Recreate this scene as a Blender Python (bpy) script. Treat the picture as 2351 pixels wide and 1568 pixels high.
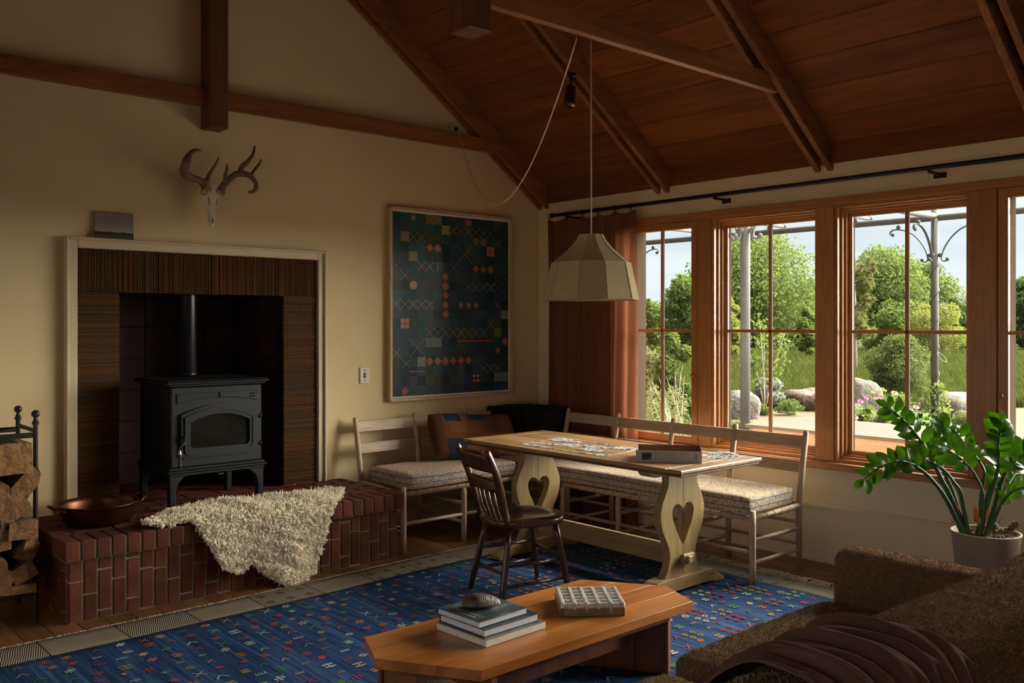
import bpy, math, random
import numpy as np
from mathutils import Matrix, Vector, Euler
random.seed(7); RNG = np.random.default_rng(11)
PI = math.pi
for o in list(bpy.data.objects): bpy.data.objects.remove(o)
SC = bpy.context.scene; COL = SC.collection

# ------------------------------------------------------------ camera, sky, sun, exposure
F_PX, IW, IH, HOR = 2105.0, 2351.0, 1568.0, 744.0
AZ = math.radians(48.4); EYE = Vector((0, 0, 1.45))
FWD = Vector((math.cos(AZ), math.sin(AZ), 0)); RGT = Vector((math.sin(AZ), -math.cos(AZ), 0))
cam = bpy.data.cameras.new('camera'); co = bpy.data.objects.new('camera', cam); COL.objects.link(co)
cam.sensor_width = 36; cam.lens = 36*F_PX/IW; cam.shift_y = -(IH/2-HOR)/IW
co.location = EYE; co.rotation_euler = (PI/2, 0, AZ-PI/2); cam.clip_end = 500; cam.clip_start = 0.05
SC.camera = co
vs = SC.view_settings
vs.view_transform = 'Standard'; vs.look = 'None'; vs.gamma = 1; vs.use_curve_mapping = False
vs.exposure = 1.12
w = bpy.data.worlds.new('overcast_sky'); SC.world = w; w.use_nodes = True
n = w.node_tree.nodes; l = w.node_tree.links
bg = n['Background']; bg.inputs[1].default_value = 0.66
tc = n.new('ShaderNodeTexCoord'); mp = n.new('ShaderNodeMapping'); mp.inputs['Scale'].default_value = (1.2, 1.2, 9)
nz = n.new('ShaderNodeTexNoise'); nz.inputs['Scale'].default_value = 2.2; nz.inputs['Detail'].default_value = 4
cr = n.new('ShaderNodeValToRGB')
cr.color_ramp.elements[0].color = (.55, .61, .67, 1); cr.color_ramp.elements[0].position = .3
cr.color_ramp.elements[1].color = (.75, .78, .80, 1); cr.color_ramp.elements[1].position = .7
l.new(tc.outputs['Generated'], mp.inputs['Vector']); l.new(mp.outputs[0], nz.inputs['Vector'])
l.new(nz.outputs[0], cr.inputs[0]); l.new(cr.outputs[0], bg.inputs[0])
sl = bpy.data.lights.new('sun', 'SUN'); so = bpy.data.objects.new('sun', sl); COL.objects.link(so)
sl.energy = 26.0; sl.angle = math.radians(85); sl.color = (1.0, .93, .82)
SUN_FROM = Vector((.64, -.42, .66))          # daylight arrives from outside the window wall
so.rotation_euler = SUN_FROM.to_track_quat('Z', 'Y').to_euler(); so.location = (9, -3, 6)

# ------------------------------------------------------------ helpers
def ground(px, depth):                      # a place at a distance along the view, used to set things down outside
    p = EYE + FWD*depth + RGT*((px-IW/2)/F_PX*depth); return p.x, p.y
WM = {}
class MB:
    def __init__(s): s.v, s.f, s.m = [], [], []
    def add(s, vs, fs, mi=0):
        b = len(s.v); s.v += [tuple(p) for p in vs]
        s.f += [tuple(b+i for i in q) for q in fs]; s.m += [mi]*len(fs); return s
    def box(s, x0, x1, y0, y1, z0, z1, b=0, mi=0, M=None):
        if b <= 0:
            vs = [(x, y, z) for z in (z0, z1) for y in (y0, y1) for x in (x0, x1)]
            fs = [(0,2,3,1),(4,5,7,6),(0,1,5,4),(2,6,7,3),(0,4,6,2),(1,3,7,5)]
        else:
            L = ((x0, x1), (y0, y1), (z0, z1)); vs = []; idx = {}; fs = []
            for sx in (0, 1):
                for sy in (0, 1):
                    for sz in (0, 1):
                        S = (sx, sy, sz)
                        for a in range(3):
                            p = [L[k][S[k]] + (0 if k == a else (b if S[k] == 0 else -b)) for k in range(3)]
                            idx[(S, a)] = len(vs); vs.append(tuple(p))
            for a in range(3):
                u, w_ = [k for k in range(3) if k != a]
                for sd in (0, 1):
                    q = []
                    for (i, j) in ((0,0),(1,0),(1,1),(0,1)):
                        S = [0,0,0]; S[a] = sd; S[u] = i; S[w_] = j; q.append(idx[(tuple(S), a)])
                    fs.append(tuple(q))
                for i in (0, 1):
                    for j in (0, 1):
                        S = [0,0,0]; S[u] = i; S[w_] = j
                        A = tuple(S); S[a] = 1; B = tuple(S)
                        fs.append((idx[(A,u)], idx[(A,w_)], idx[(B,w_)], idx[(B,u)]))
            for sx in (0, 1):
                for sy in (0, 1):
                    for sz in (0, 1): fs.append(tuple(idx[((sx,sy,sz), a)] for a in range(3)))
        if M is not None: vs = [tuple(M @ Vector(p)) for p in vs]
        return s.add(vs, fs, mi)
    def tube(s, pts, rad, n=8, cap=True, mi=0, flat=1.0):
        pts = [Vector(p) for p in pts]; k = len(pts)
        if not hasattr(rad, '__len__'): rad = [rad]*k
        t0 = (pts[1]-pts[0]).normalized(); up = Vector((0,0,1)) if abs(t0.z) < .9 else Vector((1,0,0))
        nx = t0.cross(up).normalized(); vs = []; fs = []
        for i in range(k):
            t = (pts[min(i+1,k-1)]-pts[max(i-1,0)]).normalized()
            nx = (nx - t*nx.dot(t)).normalized(); ny = t.cross(nx)
            for j in range(n):
                a = 2*PI*j/n; vs.append(pts[i] + (nx*math.cos(a) + ny*math.sin(a)*flat)*rad[i])
        for i in range(k-1):
            for j in range(n): fs.append((i*n+j, i*n+(j+1)%n, (i+1)*n+(j+1)%n, (i+1)*n+j))
        if cap: fs += [tuple(range(n-1,-1,-1)), tuple((k-1)*n+j for j in range(n))]
        return s.add(vs, fs, mi)
    def lathe(s, prof, c=(0,0,0), n=24, mi=0, rot=None, ph=0):
        vs = []; fs = []; k = len(prof)
        for r, z in prof:
            for j in range(n):
                a = 2*PI*j/n+ph; p = Vector((r*math.cos(a), r*math.sin(a), z))
                if rot is not None: p = rot @ p
                vs.append(p+Vector(c))
        for i in range(k-1):
            for j in range(n): fs.append((i*n+j, i*n+(j+1)%n, (i+1)*n+(j+1)%n, (i+1)*n+j))
        if prof[0][0] > 1e-4: fs.append(tuple(range(n-1,-1,-1)))
        if prof[-1][0] > 1e-4: fs.append(tuple((k-1)*n+j for j in range(n)))
        return s.add(vs, fs, mi)
    def sphere(s, c, r, nu=10, nv=6, mi=0):
        r = r if hasattr(r, '__len__') else (r, r, r); c = Vector(c); vs = []; fs = []
        vs.append(c+Vector((0,0,-r[2])))
        for i in range(1, nv):
            a = PI*i/nv-PI/2
            for j in range(nu):
                b = 2*PI*j/nu; vs.append(c+Vector((r[0]*math.cos(a)*math.cos(b), r[1]*math.cos(a)*math.sin(b), r[2]*math.sin(a))))
        vs.append(c+Vector((0,0,r[2]))); e = len(vs)-1
        for j in range(nu):
            fs.append((0, 1+(j+1)%nu, 1+j)); q = 1+(nv-2)*nu; fs.append((e, q+j, q+(j+1)%nu))
        for i in range(nv-2):
            for j in range(nu): q = 1+i*nu; fs.append((q+j, q+(j+1)%nu, q+nu+(j+1)%nu, q+nu+j))
        return s.add(vs, fs, mi)
    def prism(s, poly, a0, a1, ax='y', mi=0, M=None):
        def P(u, v, a): return {'x': (a,u,v), 'y': (u,a,v), 'z': (u,v,a)}[ax]
        k = len(poly); vs = [P(u,v,a0) for u,v in poly]+[P(u,v,a1) for u,v in poly]
        if M is not None: vs = [tuple(M @ Vector(p)) for p in vs]
        fs = [tuple(range(k)), tuple(range(2*k-1,k-1,-1))]+[(i, k+i, k+(i+1)%k, (i+1)%k) for i in range(k)]
        return s.add(vs, fs, mi)
    def grid(s, fn, nu, nv, mi=0, closed=False):
        vs = [fn(i/(nu-1), j/(nv-1)) for j in range(nv) for i in range(nu)]; fs = []
        for j in range(nv-1):
            for i in range(nu-1): fs.append((j*nu+i, j*nu+i+1, (j+1)*nu+i+1, (j+1)*nu+i))
        return s.add(vs, fs, mi)
    def rbox(s, lo, hi, r, n=10, fn=None, mi=0):     # soft box, every face an n by n grid
        lo, hi = Vector(lo), Vector(hi); vs = []; fs = []; key = {}
        ilo = Vector([lo[k]+min(r,(hi[k]-lo[k])/2*.999) for k in range(3)]); ihi = Vector([hi[k]-min(r,(hi[k]-lo[k])/2*.999) for k in range(3)])
        def vert(p):
            q = Vector([min(max(p[k], ilo[k]), ihi[k]) for k in range(3)]); d = p-q
            m = Vector([min(r,(hi[k]-lo[k])/2) for k in range(3)])
            if d.length > 1e-9:
                d = d.normalized(); p = q+Vector((d.x*m.x, d.y*m.y, d.z*m.z))
            kk = tuple(round(c, 5) for c in p)
            if kk not in key: key[kk] = len(vs); vs.append(fn(p) if fn else p)
            return key[kk]
        N = [n]*3 if not hasattr(n, '__len__') else n
        for a in range(3):
            u, v = [k for k in range(3) if k != a]
            for sd in (0, 1):
                g = {}
                for i in range(N[u]+1):
                    for j in range(N[v]+1):
                        p = Vector((0,0,0)); p[a] = (lo, hi)[sd][a]
                        p[u] = lo[u]+(hi[u]-lo[u])*i/N[u]; p[v] = lo[v]+(hi[v]-lo[v])*j/N[v]; g[i,j] = vert(p)
                flip = (a == 1) ^ (sd == 0)
                for i in range(N[u]):
                    for j in range(N[v]):
                        q = [g[i,j], g[i+1,j], g[i+1,j+1], g[i,j+1]]
                        if len(set(q)) < 3: continue
                        q = list(dict.fromkeys(q)); fs.append(tuple(q[::-1] if flip else q))
        return s.add(vs, fs, mi)
    def build(s, name, mats, parent=None, smooth=False, bevel=0, seg=2, sub=0, keep=False):
        if not isinstance(mats, (list, tuple)): mats = [mats]
        A = np.array(s.v, dtype=float); c = Vector((0,0,0)) if keep else Vector(((A[:,0].min()+A[:,0].max())/2, (A[:,1].min()+A[:,1].max())/2, A[:,2].min()))
        me = bpy.data.meshes.new(name); me.from_pydata((A-np.array(c)).tolist(), [], s.f)
        for m in mats: me.materials.append(m)
        if len(mats) > 1: me.polygons.foreach_set('material_index', s.m)
        if smooth: me.polygons.foreach_set('use_smooth', [True]*len(me.polygons))
        me.update(); return link(name, me, c, parent, bevel, seg, sub, smooth)
def link(name, me, c, parent=None, bevel=0, seg=2, sub=0, smooth=False):
    o = bpy.data.objects.new(name, me); COL.objects.link(o); o.location = c; WM[o.name] = Matrix.Translation(c)
    if parent is not None: o.parent = parent; o.matrix_parent_inverse = WM[parent.name].inverted()
    if bevel:
        b = o.modifiers.new('bevel', 'BEVEL'); b.width = bevel; b.segments = seg; b.limit_method = 'ANGLE'; b.angle_limit = math.radians(35); b.harden_normals = False
    if sub:
        b = o.modifiers.new('sub', 'SUBSURF'); b.levels = b.render_levels = sub
    return o
def thing(name, label, cat, loc=(0,0,0), rz=0, group=None):
    o = bpy.data.objects.new(name, None); COL.objects.link(o); o.location = loc; o.rotation_euler = (0,0,rz); o.empty_display_size = .05
    WM[o.name] = Matrix.Translation(loc) @ Matrix.Rotation(rz, 4, 'Z'); return tag(o, label, cat, group)
def tag(o, label, cat, group=None, kind=None):
    o['label'] = label; o['category'] = cat
    if group: o['group'] = group
    if kind: o['kind'] = kind
    return o
def struct(o): o['kind'] = 'structure'; return o
def stuff(o): o['kind'] = 'stuff'; return o
def share(src, name, loc, parent, rot=None, scale=None):     # another object on the same mesh
    o = bpy.data.objects.new(name, src if isinstance(src, bpy.types.Mesh) else src.data); COL.objects.link(o)
    o.location = loc; o.parent = parent
    if parent is not None: o.matrix_parent_inverse = WM[parent.name].inverted()
    if rot: o.rotation_euler = rot
    if scale: o.scale = scale
    WM[o.name] = Matrix.LocRotScale(Vector(loc), Euler(rot or (0,0,0)), Vector(scale or (1,1,1))); return o
def trimesh(name, V, T, mats, parent=None, smooth=False, keep=False, mi=None):      # big arrays of triangles
    V = np.asarray(V, dtype=np.float32); T = np.asarray(T, dtype=np.int32)
    c = np.zeros(3, np.float32) if keep else np.array([(V[:,0].min()+V[:,0].max())/2, (V[:,1].min()+V[:,1].max())/2, V[:,2].min()], np.float32)
    me = bpy.data.meshes.new(name); me.vertices.add(len(V)); me.vertices.foreach_set('co', (V-c).ravel())
    me.loops.add(len(T)*3); me.loops.foreach_set('vertex_index', T.ravel())
    me.polygons.add(len(T)); me.polygons.foreach_set('loop_start', np.arange(0, len(T)*3, 3, dtype=np.int32))
    me.polygons.foreach_set('loop_total', np.full(len(T), 3, np.int32))
    if smooth: me.polygons.foreach_set('use_smooth', np.ones(len(T), bool))
    for m in (mats if isinstance(mats, (list, tuple)) else [mats]): me.materials.append(m)
    if mi is not None: me.polygons.foreach_set('material_index', np.asarray(mi, np.int32))
    me.update(calc_edges=True); me.validate()
    return link(name, me, Vector([float(x) for x in c]), parent)
def tris_of(mb):
    V = np.array(mb.v); T = []
    for f in mb.f:
        for i in range(1, len(f)-1): T.append((f[0], f[i], f[i+1]))
    return V, np.array(T)
def scatter(V, T, count, keepfn=None):      # points and normals on a surface, by area
    A, B, Cc = V[T[:,0]], V[T[:,1]], V[T[:,2]]; N = np.cross(B-A, Cc-A); ar = np.linalg.norm(N, axis=1)+1e-12
    i = RNG.choice(len(T), count, p=ar/ar.sum()); r1 = np.sqrt(RNG.random(count)); r2 = RNG.random(count)
    P = A[i]*(1-r1)[:,None]+B[i]*(r1*(1-r2))[:,None]+Cc[i]*(r1*r2)[:,None]; Nn = (N/ar[:,None])[i]
    if keepfn is not None: k = keepfn(P, Nn); P, Nn = P[k], Nn[k]
    return P, Nn
def blades(P, N, length, width, lean, curl=.5):      # tapering bent blades, three triangles each
    n_ = len(P); R = RNG.normal(size=(n_,3)); S = np.cross(N, R); S /= np.linalg.norm(S, axis=1)[:,None]+1e-9
    Tn = np.cross(S, N); L = (length*(.6+.8*RNG.random(n_)))[:,None] if np.isscalar(length) else length[:,None]
    D = N + np.asarray(lean) + .45*R*curl; D /= np.linalg.norm(D, axis=1)[:,None]
    m = P + D*L*.55; D2 = D + Tn*curl*RNG.normal(size=(n_,1)) + .4*RNG.normal(size=(n_,3))*curl
    D2 /= np.linalg.norm(D2, axis=1)[:,None]; t = m + D2*L*.5; wv = S*width
    V = np.stack([P-wv, P+wv, m-wv*.8, m+wv*.8, t], 1).reshape(-1,3); b = (np.arange(n_)*5)[:,None]
    T = np.concatenate([b+np.array([[0,1,3]]), b+np.array([[0,3,2]]), b+np.array([[2,3,4]])], 1).reshape(-1,3)
    return V, T
def locks(P, N, length, rad, lean):     # tapering four-sided wool locks
    n_ = len(P); R = RNG.normal(size=(n_,3)); S = np.cross(N, R); S /= np.linalg.norm(S, axis=1)[:,None]+1e-9; Q = np.cross(N, S)
    L = (length*(.7+.6*RNG.random(n_)))[:,None]; D = N+lean+.35*R; D /= np.linalg.norm(D, axis=1)[:,None]; D2 = D*.6+lean*.8+.5*RNG.normal(size=(n_,3)); D2 /= np.linalg.norm(D2, axis=1)[:,None]
    r = (rad*(.7+.6*RNG.random(n_)))[:,None]; c1 = P+D*L*.5; c2 = c1+D2*L*.4; tip = c2+(D2+.5*RNG.normal(size=(n_,3)))*L*.22; V = []
    for c, k in ((P-N*.002, .85), (c1, 1.0), (c2, .7)): V += [c+S*r*k, c+Q*r*k, c-S*r*k, c-Q*r*k]
    V = np.stack(V+[tip], 1).reshape(-1,3); b = (np.arange(n_)*13)[:,None]; T = []
    for q in (0, 4):
        for j in range(4): a, e = q+j, q+(j+1) % 4; T += [[a, e, e+4], [a, e+4, a+4]]
    for j in range(4): T.append([8+j, 8+(j+1) % 4, 12])
    return V, (b[:,:,None]+np.array(T)[None]).reshape(-1,3)
def leaves(P, size, N=None, asp=.55, jitter=1.0):    # flat diamond leaves, two triangles each
    n_ = len(P); R = RNG.normal(size=(n_,3)); 
    if N is not None: R = R*jitter+N
    R /= np.linalg.norm(R, axis=1)[:,None]; Q = RNG.normal(size=(n_,3)); S = np.cross(R, Q); S /= np.linalg.norm(S, axis=1)[:,None]; U = np.cross(R, S)
    s_ = (size*(.6+.8*RNG.random(n_)))[:,None]
    V = np.stack([P-S*s_*.5, P+U*s_*asp*.5, P+S*s_*.5, P-U*s_*asp*.5], 1).reshape(-1,3); b = (np.arange(n_)*4)[:,None]
    T = np.concatenate([b+np.array([[0,1,2]]), b+np.array([[0,2,3]])], 1).reshape(-1,3)
    return V, T
def text(body, size, M, mat, parent, name, depth=.0004, sx=1.0):       # lettering as a thin mesh
    cu = bpy.data.curves.new(name, 'FONT'); cu.body = body; cu.size = size; cu.extrude = depth; cu.align_x = 'LEFT'; cu.align_y = 'CENTER'; cu.resolution_u = 3
    t = bpy.data.objects.new(name+'_tmp', cu); COL.objects.link(t); dg = bpy.context.evaluated_depsgraph_get(); dg.update()
    me = bpy.data.meshes.new_from_object(t.evaluated_get(dg)); bpy.data.objects.remove(t); bpy.data.curves.remove(cu)
    me.transform(M @ Matrix.Diagonal((sx,1,1,1))); me.materials.clear(); me.materials.append(mat); me.name = name
    return link(name, me, Vector((0,0,0)), parent)

# ------------------------------------------------------------ materials
MATS = {}
def node_mat(name):
    m = bpy.data.materials.new(name); m.use_nodes = True; nt_ = m.node_tree; p = nt_.nodes['Principled BSDF']; MATS[name] = m; return m, nt_.nodes, nt_.links, p
def rgb(c): return (c[0], c[1], c[2], 1)
def ramp(n, els):
    r = n.new('ShaderNodeValToRGB'); e = r.color_ramp.elements
    while len(e) < len(els): e.new(.5)
    for k, (p, c) in enumerate(els): e[k].position = p; e[k].color = rgb(c)
    return r
def sc(c, k): return tuple(min(1, x*k) for x in c)
def plain(name, col, rough=.6, metal=0, var=.12, vs=6, bump=0, bs=60, island=0, objr=0, coat=0, spec=.5, sheen=0):
    m, n, l, p = node_mat(name); p.inputs['Roughness'].default_value = rough; p.inputs['Metallic'].default_value = metal
    p.inputs['Specular IOR Level'].default_value = spec; p.inputs['Coat Weight'].default_value = coat
    if sheen: p.inputs['Sheen Weight'].default_value = sheen; p.inputs['Sheen Roughness'].default_value = .5
    t = n.new('ShaderNodeTexCoord'); z = n.new('ShaderNodeTexNoise'); z.inputs['Scale'].default_value = vs; z.inputs['Detail'].default_value = 4
    l.new(t.outputs['Object'], z.inputs['Vector']); r = ramp(n, [(.3, sc(col, 1-var)), (.7, sc(col, 1+var))]); l.new(z.outputs[0], r.inputs[0]); out = r.outputs[0]
    for kind, k in (('i', island), ('o', objr)):
        if not k: continue
        g = n.new('ShaderNodeNewGeometry') if kind == 'i' else n.new('ShaderNodeObjectInfo'); h = n.new('ShaderNodeHueSaturation')
        mr = n.new('ShaderNodeMapRange'); mr.inputs[3].default_value = 1-k; mr.inputs[4].default_value = 1+k
        l.new(g.outputs['Random Per Island' if kind == 'i' else 'Random'], mr.inputs[0]); l.new(mr.outputs[0], h.inputs['Value']); l.new(out, h.inputs['Color']); out = h.outputs[0]
    l.new(out, p.inputs['Base Color'])
    if bump:
        z2 = n.new('ShaderNodeTexNoise'); z2.inputs['Scale'].default_value = bs; z2.inputs['Detail'].default_value = 3; l.new(t.outputs['Object'], z2.inputs['Vector'])
        b = n.new('ShaderNodeBump'); b.inputs['Strength'].default_value = bump; b.inputs['Distance'].default_value = .01; l.new(z2.outputs[0], b.inputs['Height']); l.new(b.outputs[0], p.inputs['Normal'])
    return m
def wood(name, dark, light, axis='Y', s=1.0, rough=.5, bump=.12, objr=.12, coat=0, knots=False, spec=.5):
    m, n, l, p = node_mat(name); p.inputs['Roughness'].default_value = rough; p.inputs['Coat Weight'].default_value = coat; p.inputs['Coat Roughness'].default_value = .15; p.inputs['Specular IOR Level'].default_value = spec
    t = n.new('ShaderNodeTexCoord'); oi = n.new('ShaderNodeObjectInfo'); ad = n.new('ShaderNodeVectorMath'); ad.operation = 'ADD'
    ml = n.new('ShaderNodeMath'); ml.operation = 'MULTIPLY'; ml.inputs[1].default_value = 37; l.new(oi.outputs['Random'], ml.inputs[0])
    l.new(t.outputs['Object'], ad.inputs[0]); l.new(ml.outputs[0], ad.inputs[1])
    mp = n.new('ShaderNodeMapping'); mp.inputs['Scale'].default_value = {'X': (1.3*s, 16*s, 16*s), 'Y': (16*s, 1.3*s, 16*s), 'Z': (16*s, 16*s, 1.3*s)}[axis]; l.new(ad.outputs[0], mp.inputs[0])
    z = n.new('ShaderNodeTexNoise'); z.inputs['Scale'].default_value = 1.0; z.inputs['Detail'].default_value = 6; z.inputs['Distortion'].default_value = 1.2; l.new(mp.outputs[0], z.inputs['Vector'])
    r = ramp(n, [(.32, dark), (.68, light)]); l.new(z.outputs[0], r.inputs[0])
    mp2 = n.new('ShaderNodeMapping'); mp2.inputs['Scale'].default_value = tuple(6*x for x in mp.inputs['Scale'].default_value); l.new(ad.outputs[0], mp2.inputs[0])
    z2 = n.new('ShaderNodeTexNoise'); z2.inputs['Scale'].default_value = 1.0; z2.inputs['Detail'].default_value = 3; l.new(mp2.outputs[0], z2.inputs['Vector'])
    h = n.new('ShaderNodeHueSaturation'); mr = n.new('ShaderNodeMapRange'); mr.inputs[1].default_value = .3; mr.inputs[2].default_value = .7; mr.inputs[3].default_value = .8; mr.inputs[4].default_value = 1.12
    l.new(z2.outputs[0], mr.inputs[0]); l.new(mr.outputs[0], h.inputs['Value']); l.new(r.outputs[0], h.inputs['Color']); out = h.outputs[0]
    h2 = n.new('ShaderNodeHueSaturation'); mr2 = n.new('ShaderNodeMapRange'); mr2.inputs[3].default_value = 1-objr; mr2.inputs[4].default_value = 1+objr
    l.new(oi.outputs['Random'], mr2.inputs[0]); l.new(mr2.outputs[0], h2.inputs['Value']); l.new(out, h2.inputs['Color']); out = h2.outputs[0]
    if knots:
        v = n.new('ShaderNodeTexVoronoi'); v.inputs['Scale'].default_value = 1; mp3 = n.new('ShaderNodeMapping'); mp3.inputs['Scale'].default_value = {'X': (2.6, 5, 5), 'Y': (5, 2.6, 5), 'Z': (5, 5, 2.6)}[axis]
        l.new(ad.outputs[0], mp3.inputs[0]); l.new(mp3.outputs[0], v.inputs['Vector']); kr = ramp(n, [(.035, (.22,.18,.15)), (.10, (1,1,1))]); l.new(v.outputs['Distance'], kr.inputs[0])
        mx = n.new('ShaderNodeMix'); mx.data_type = 'RGBA'; mx.blend_type = 'MULTIPLY'; mx.inputs[0].default_value = 1; l.new(out, mx.inputs[6]); l.new(kr.outputs[0], mx.inputs[7]); out = mx.outputs[2]
    l.new(out, p.inputs['Base Color'])
    b = n.new('ShaderNodeBump'); b.inputs['Strength'].default_value = bump; b.inputs['Distance'].default_value = .004; l.new(z2.outputs[0], b.inputs['Height']); l.new(b.outputs[0], p.inputs['Normal'])
    return m
def leafmat(name, cols, rough=.5, trans=.35, tcol=None):
    m, n, l, p = node_mat(name); p.inputs['Roughness'].default_value = rough; p.inputs['Specular IOR Level'].default_value = .3 if rough < .45 else .03
    g = n.new('ShaderNodeNewGeometry'); r = ramp(n, [(i/(max(1,len(cols)-1)), c) for i, c in enumerate(cols)]); l.new(g.outputs['Random Per Island'], r.inputs[0]); l.new(r.outputs[0], p.inputs['Base Color'])
    tr = n.new('ShaderNodeBsdfTranslucent'); mx = n.new('ShaderNodeMixShader'); mx.inputs[0].default_value = trans
    h = n.new('ShaderNodeHueSaturation'); h.inputs['Saturation'].default_value = 1.1; h.inputs['Value'].default_value = 1.25; l.new(r.outputs[0], h.inputs['Color']); l.new(h.outputs[0], tr.inputs[0])
    l.new(p.outputs[0], mx.inputs[1]); l.new(tr.outputs[0], mx.inputs[2]); l.new(mx.outputs[0], n['Material Output'].inputs[0]); return m
def cloth(name, col, trans=.25, rough=.9, var=.1, ws=900, bump=.2):
    m, n, l, p = node_mat(name); p.inputs['Roughness'].default_value = rough; p.inputs['Specular IOR Level'].default_value = .15
    t = n.new('ShaderNodeTexCoord'); outs = []
    for s3 in ((1,1,.05), (.05,.05,1)):
        mp = n.new('ShaderNodeMapping'); mp.inputs['Scale'].default_value = s3; z = n.new('ShaderNodeTexNoise'); z.inputs['Scale'].default_value = ws; z.inputs['Detail'].default_value = 1
        l.new(t.outputs['Object'], mp.inputs[0]); l.new(mp.outputs[0], z.inputs['Vector']); outs.append(z.outputs[0])
    ad = n.new('ShaderNodeMath'); l.new(outs[0], ad.inputs[0]); l.new(outs[1], ad.inputs[1]); hf = n.new('ShaderNodeMath'); hf.operation = 'MULTIPLY'; hf.inputs[1].default_value = .5; l.new(ad.outputs[0], hf.inputs[0])
    r = ramp(n, [(.35, sc(col, 1-var)), (.65, sc(col, 1+var))]); l.new(hf.outputs[0], r.inputs[0]); l.new(r.outputs[0], p.inputs['Base Color'])
    b = n.new('ShaderNodeBump'); b.inputs['Strength'].default_value = bump; b.inputs['Distance'].default_value = .003; l.new(hf.outputs[0], b.inputs['Height']); l.new(b.outputs[0], p.inputs['Normal'])
    if trans:
        tr = n.new('ShaderNodeBsdfTranslucent'); l.new(r.outputs[0], tr.inputs[0]); mx = n.new('ShaderNodeMixShader'); mx.inputs[0].default_value = trans
        l.new(p.outputs[0], mx.inputs[1]); l.new(tr.outputs[0], mx.inputs[2]); l.new(mx.outputs[0], n['Material Output'].inputs[0])
    return m
def math_node(n, l, op, a, b=None):
    k = n.new('ShaderNodeMath'); k.operation = op
    for i, v in enumerate((a, b)):
        if v is None: continue
        if isinstance(v, (int, float)): k.inputs[i].default_value = v
        else: l.new(v, k.inputs[i])
    return k.outputs[0]

M_wall = plain('cream_plaster', (.72, .555, .315), .9, var=.03, vs=1.5, bump=.05, bs=40)
M_wallW = plain('white_plaster', (.86, .80, .70), .9, var=.02, vs=1.5)  # unseen walls only, white chosen to bounce daylight across the room
M_wallB = plain('pale_painted_board', (.78, .67, .47), .75, var=.03, vs=1.5)
M_trimpaint = plain('cream_gloss_paint', (.62, .50, .32), .45, var=.03)
M_ceil = wood('ceiling_board', (.16, .046, .006), (.26, .078, .012), 'Y', .45, .6, .1, .14, spec=.2)
M_rafter = wood('fir_rafter', (.20, .066, .016), (.34, .125, .034), 'X', .8, .55, .1, .1, knots=True, spec=.25)
M_post = wood('dark_fir_post', (.10, .030, .010), (.17, .055, .018), 'Z', .8, .5, .1, .1, knots=True)
M_fir = wood('window_fir_upright', (.41, .165, .05), (.50, .215, .068), 'Z', .6, .38, .06, .1, coat=.25)
M_firY = wood('window_fir_long', (.41, .165, .05), (.50, .215, .068), 'Y', .6, .38, .06, .1, coat=.25)
M_floor = wood('oak_floor_board', (.13, .055, .018), (.24, .11, .04), 'Y', .8, .42, .1, .25)
M_mortar = plain('mortar', (.21, .165, .10), .95, var=.2, vs=30, bump=.4, bs=120)
M_brick = plain('red_brick', (.115, .029, .014), .8, var=.25, vs=14, bump=.35, bs=130, objr=.28, spec=.25)
M_firetile = plain('dark_fire_tile', (.045, .010, .006), .7, var=.25, vs=12, objr=.3)
M_iron = plain('stove_cast_iron', (.0095, .0105, .011), .45, .0, var=.15, vs=40, bump=.08, bs=300, spec=.35)
M_black = plain('black_iron', (.018, .018, .019), .45, .3, var=.2, vs=30)
M_pipe = plain('black_flue_steel', (.022, .023, .024), .32, .6, var=.1)
M_glassdark = plain('stove_glass', (.012, .011, .009), .06, 0, var=.2)
M_brass = plain('copper_ferrule', (.65, .40, .22), .28, 1, var=.1)
M_copper = plain('old_copper', (.12, .045, .025), .36, .95, var=.35, vs=9)
M_bone = plain('bleached_bone', (.74, .66, .50), .6, var=.1, vs=20, bump=.15, bs=80)
M_bonedark = plain('bone_hollow', (.30, .20, .10), .8, var=.2, vs=30)
M_antler = plain('brown_antler', (.17, .10, .05), .55, var=.4, vs=26, bump=.4, bs=120)
M_maple = wood('pale_maple', (.48, .335, .225), (.58, .42, .29), 'Z', .8, .55, .05, .06)
M_mapleX = wood('pale_maple_slat', (.48, .335, .225), (.58, .42, .29), 'X', .8, .55, .05, .06)
M_mapleY = wood('pale_maple_slat_long', (.48, .335, .225), (.58, .42, .29), 'Y', .8, .55, .05, .06)
M_cord = plain('natural_cord', (.50, .34, .14), .8, var=.2)
M_tabletop = wood('worn_table_top', (.24, .115, .038), (.42, .245, .105), 'Y', .9, .38, .12, .08, coat=.1)
M_tabledark = wood('dark_table_edge', (.085, .038, .012), (.16, .078, .028), 'Y', .9, .45, .12, .08)
M_pine = wood('pale_waxed_pine', (.32, .205, .075), (.43, .295, .125), 'Z', .9, .5, .12, .06)
M_pineY = wood('pale_waxed_pine_long', (.32, .205, .075), (.43, .295, .125), 'Y', .9, .5, .12, .06)
M_pineX = wood('worn_pine_foot', (.24, .145, .05), (.38, .25, .105), 'X', .9, .55, .2, .06)
M_chair = wood('dark_varnished_chair', (.038, .013, .006), (.095, .034, .012), 'Z', .8, .26, .08, .1, coat=.4)
M_coffee = wood('honey_fir_top', (.34, .105, .018), (.56, .205, .04), 'X', .55, .28, .06, .05, coat=.3)
M_coffeeleg = wood('red_fir_leg', (.15, .042, .012), (.26, .08, .022), 'Z', .6, .4, .1, .1)
M_frame = wood('pale_oak_frame', (.50, .35, .20), (.62, .46, .28), 'Z', .9, .5, .05, .05)
M_white = plain('paper_white', (.78, .74, .68), .7, var=.03)
M_cream = plain('cream_plastic', (.66, .58, .44), .4, var=.03)
M_darkhole = plain('dark_slot', (.010, .007, .005), .6)
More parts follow.
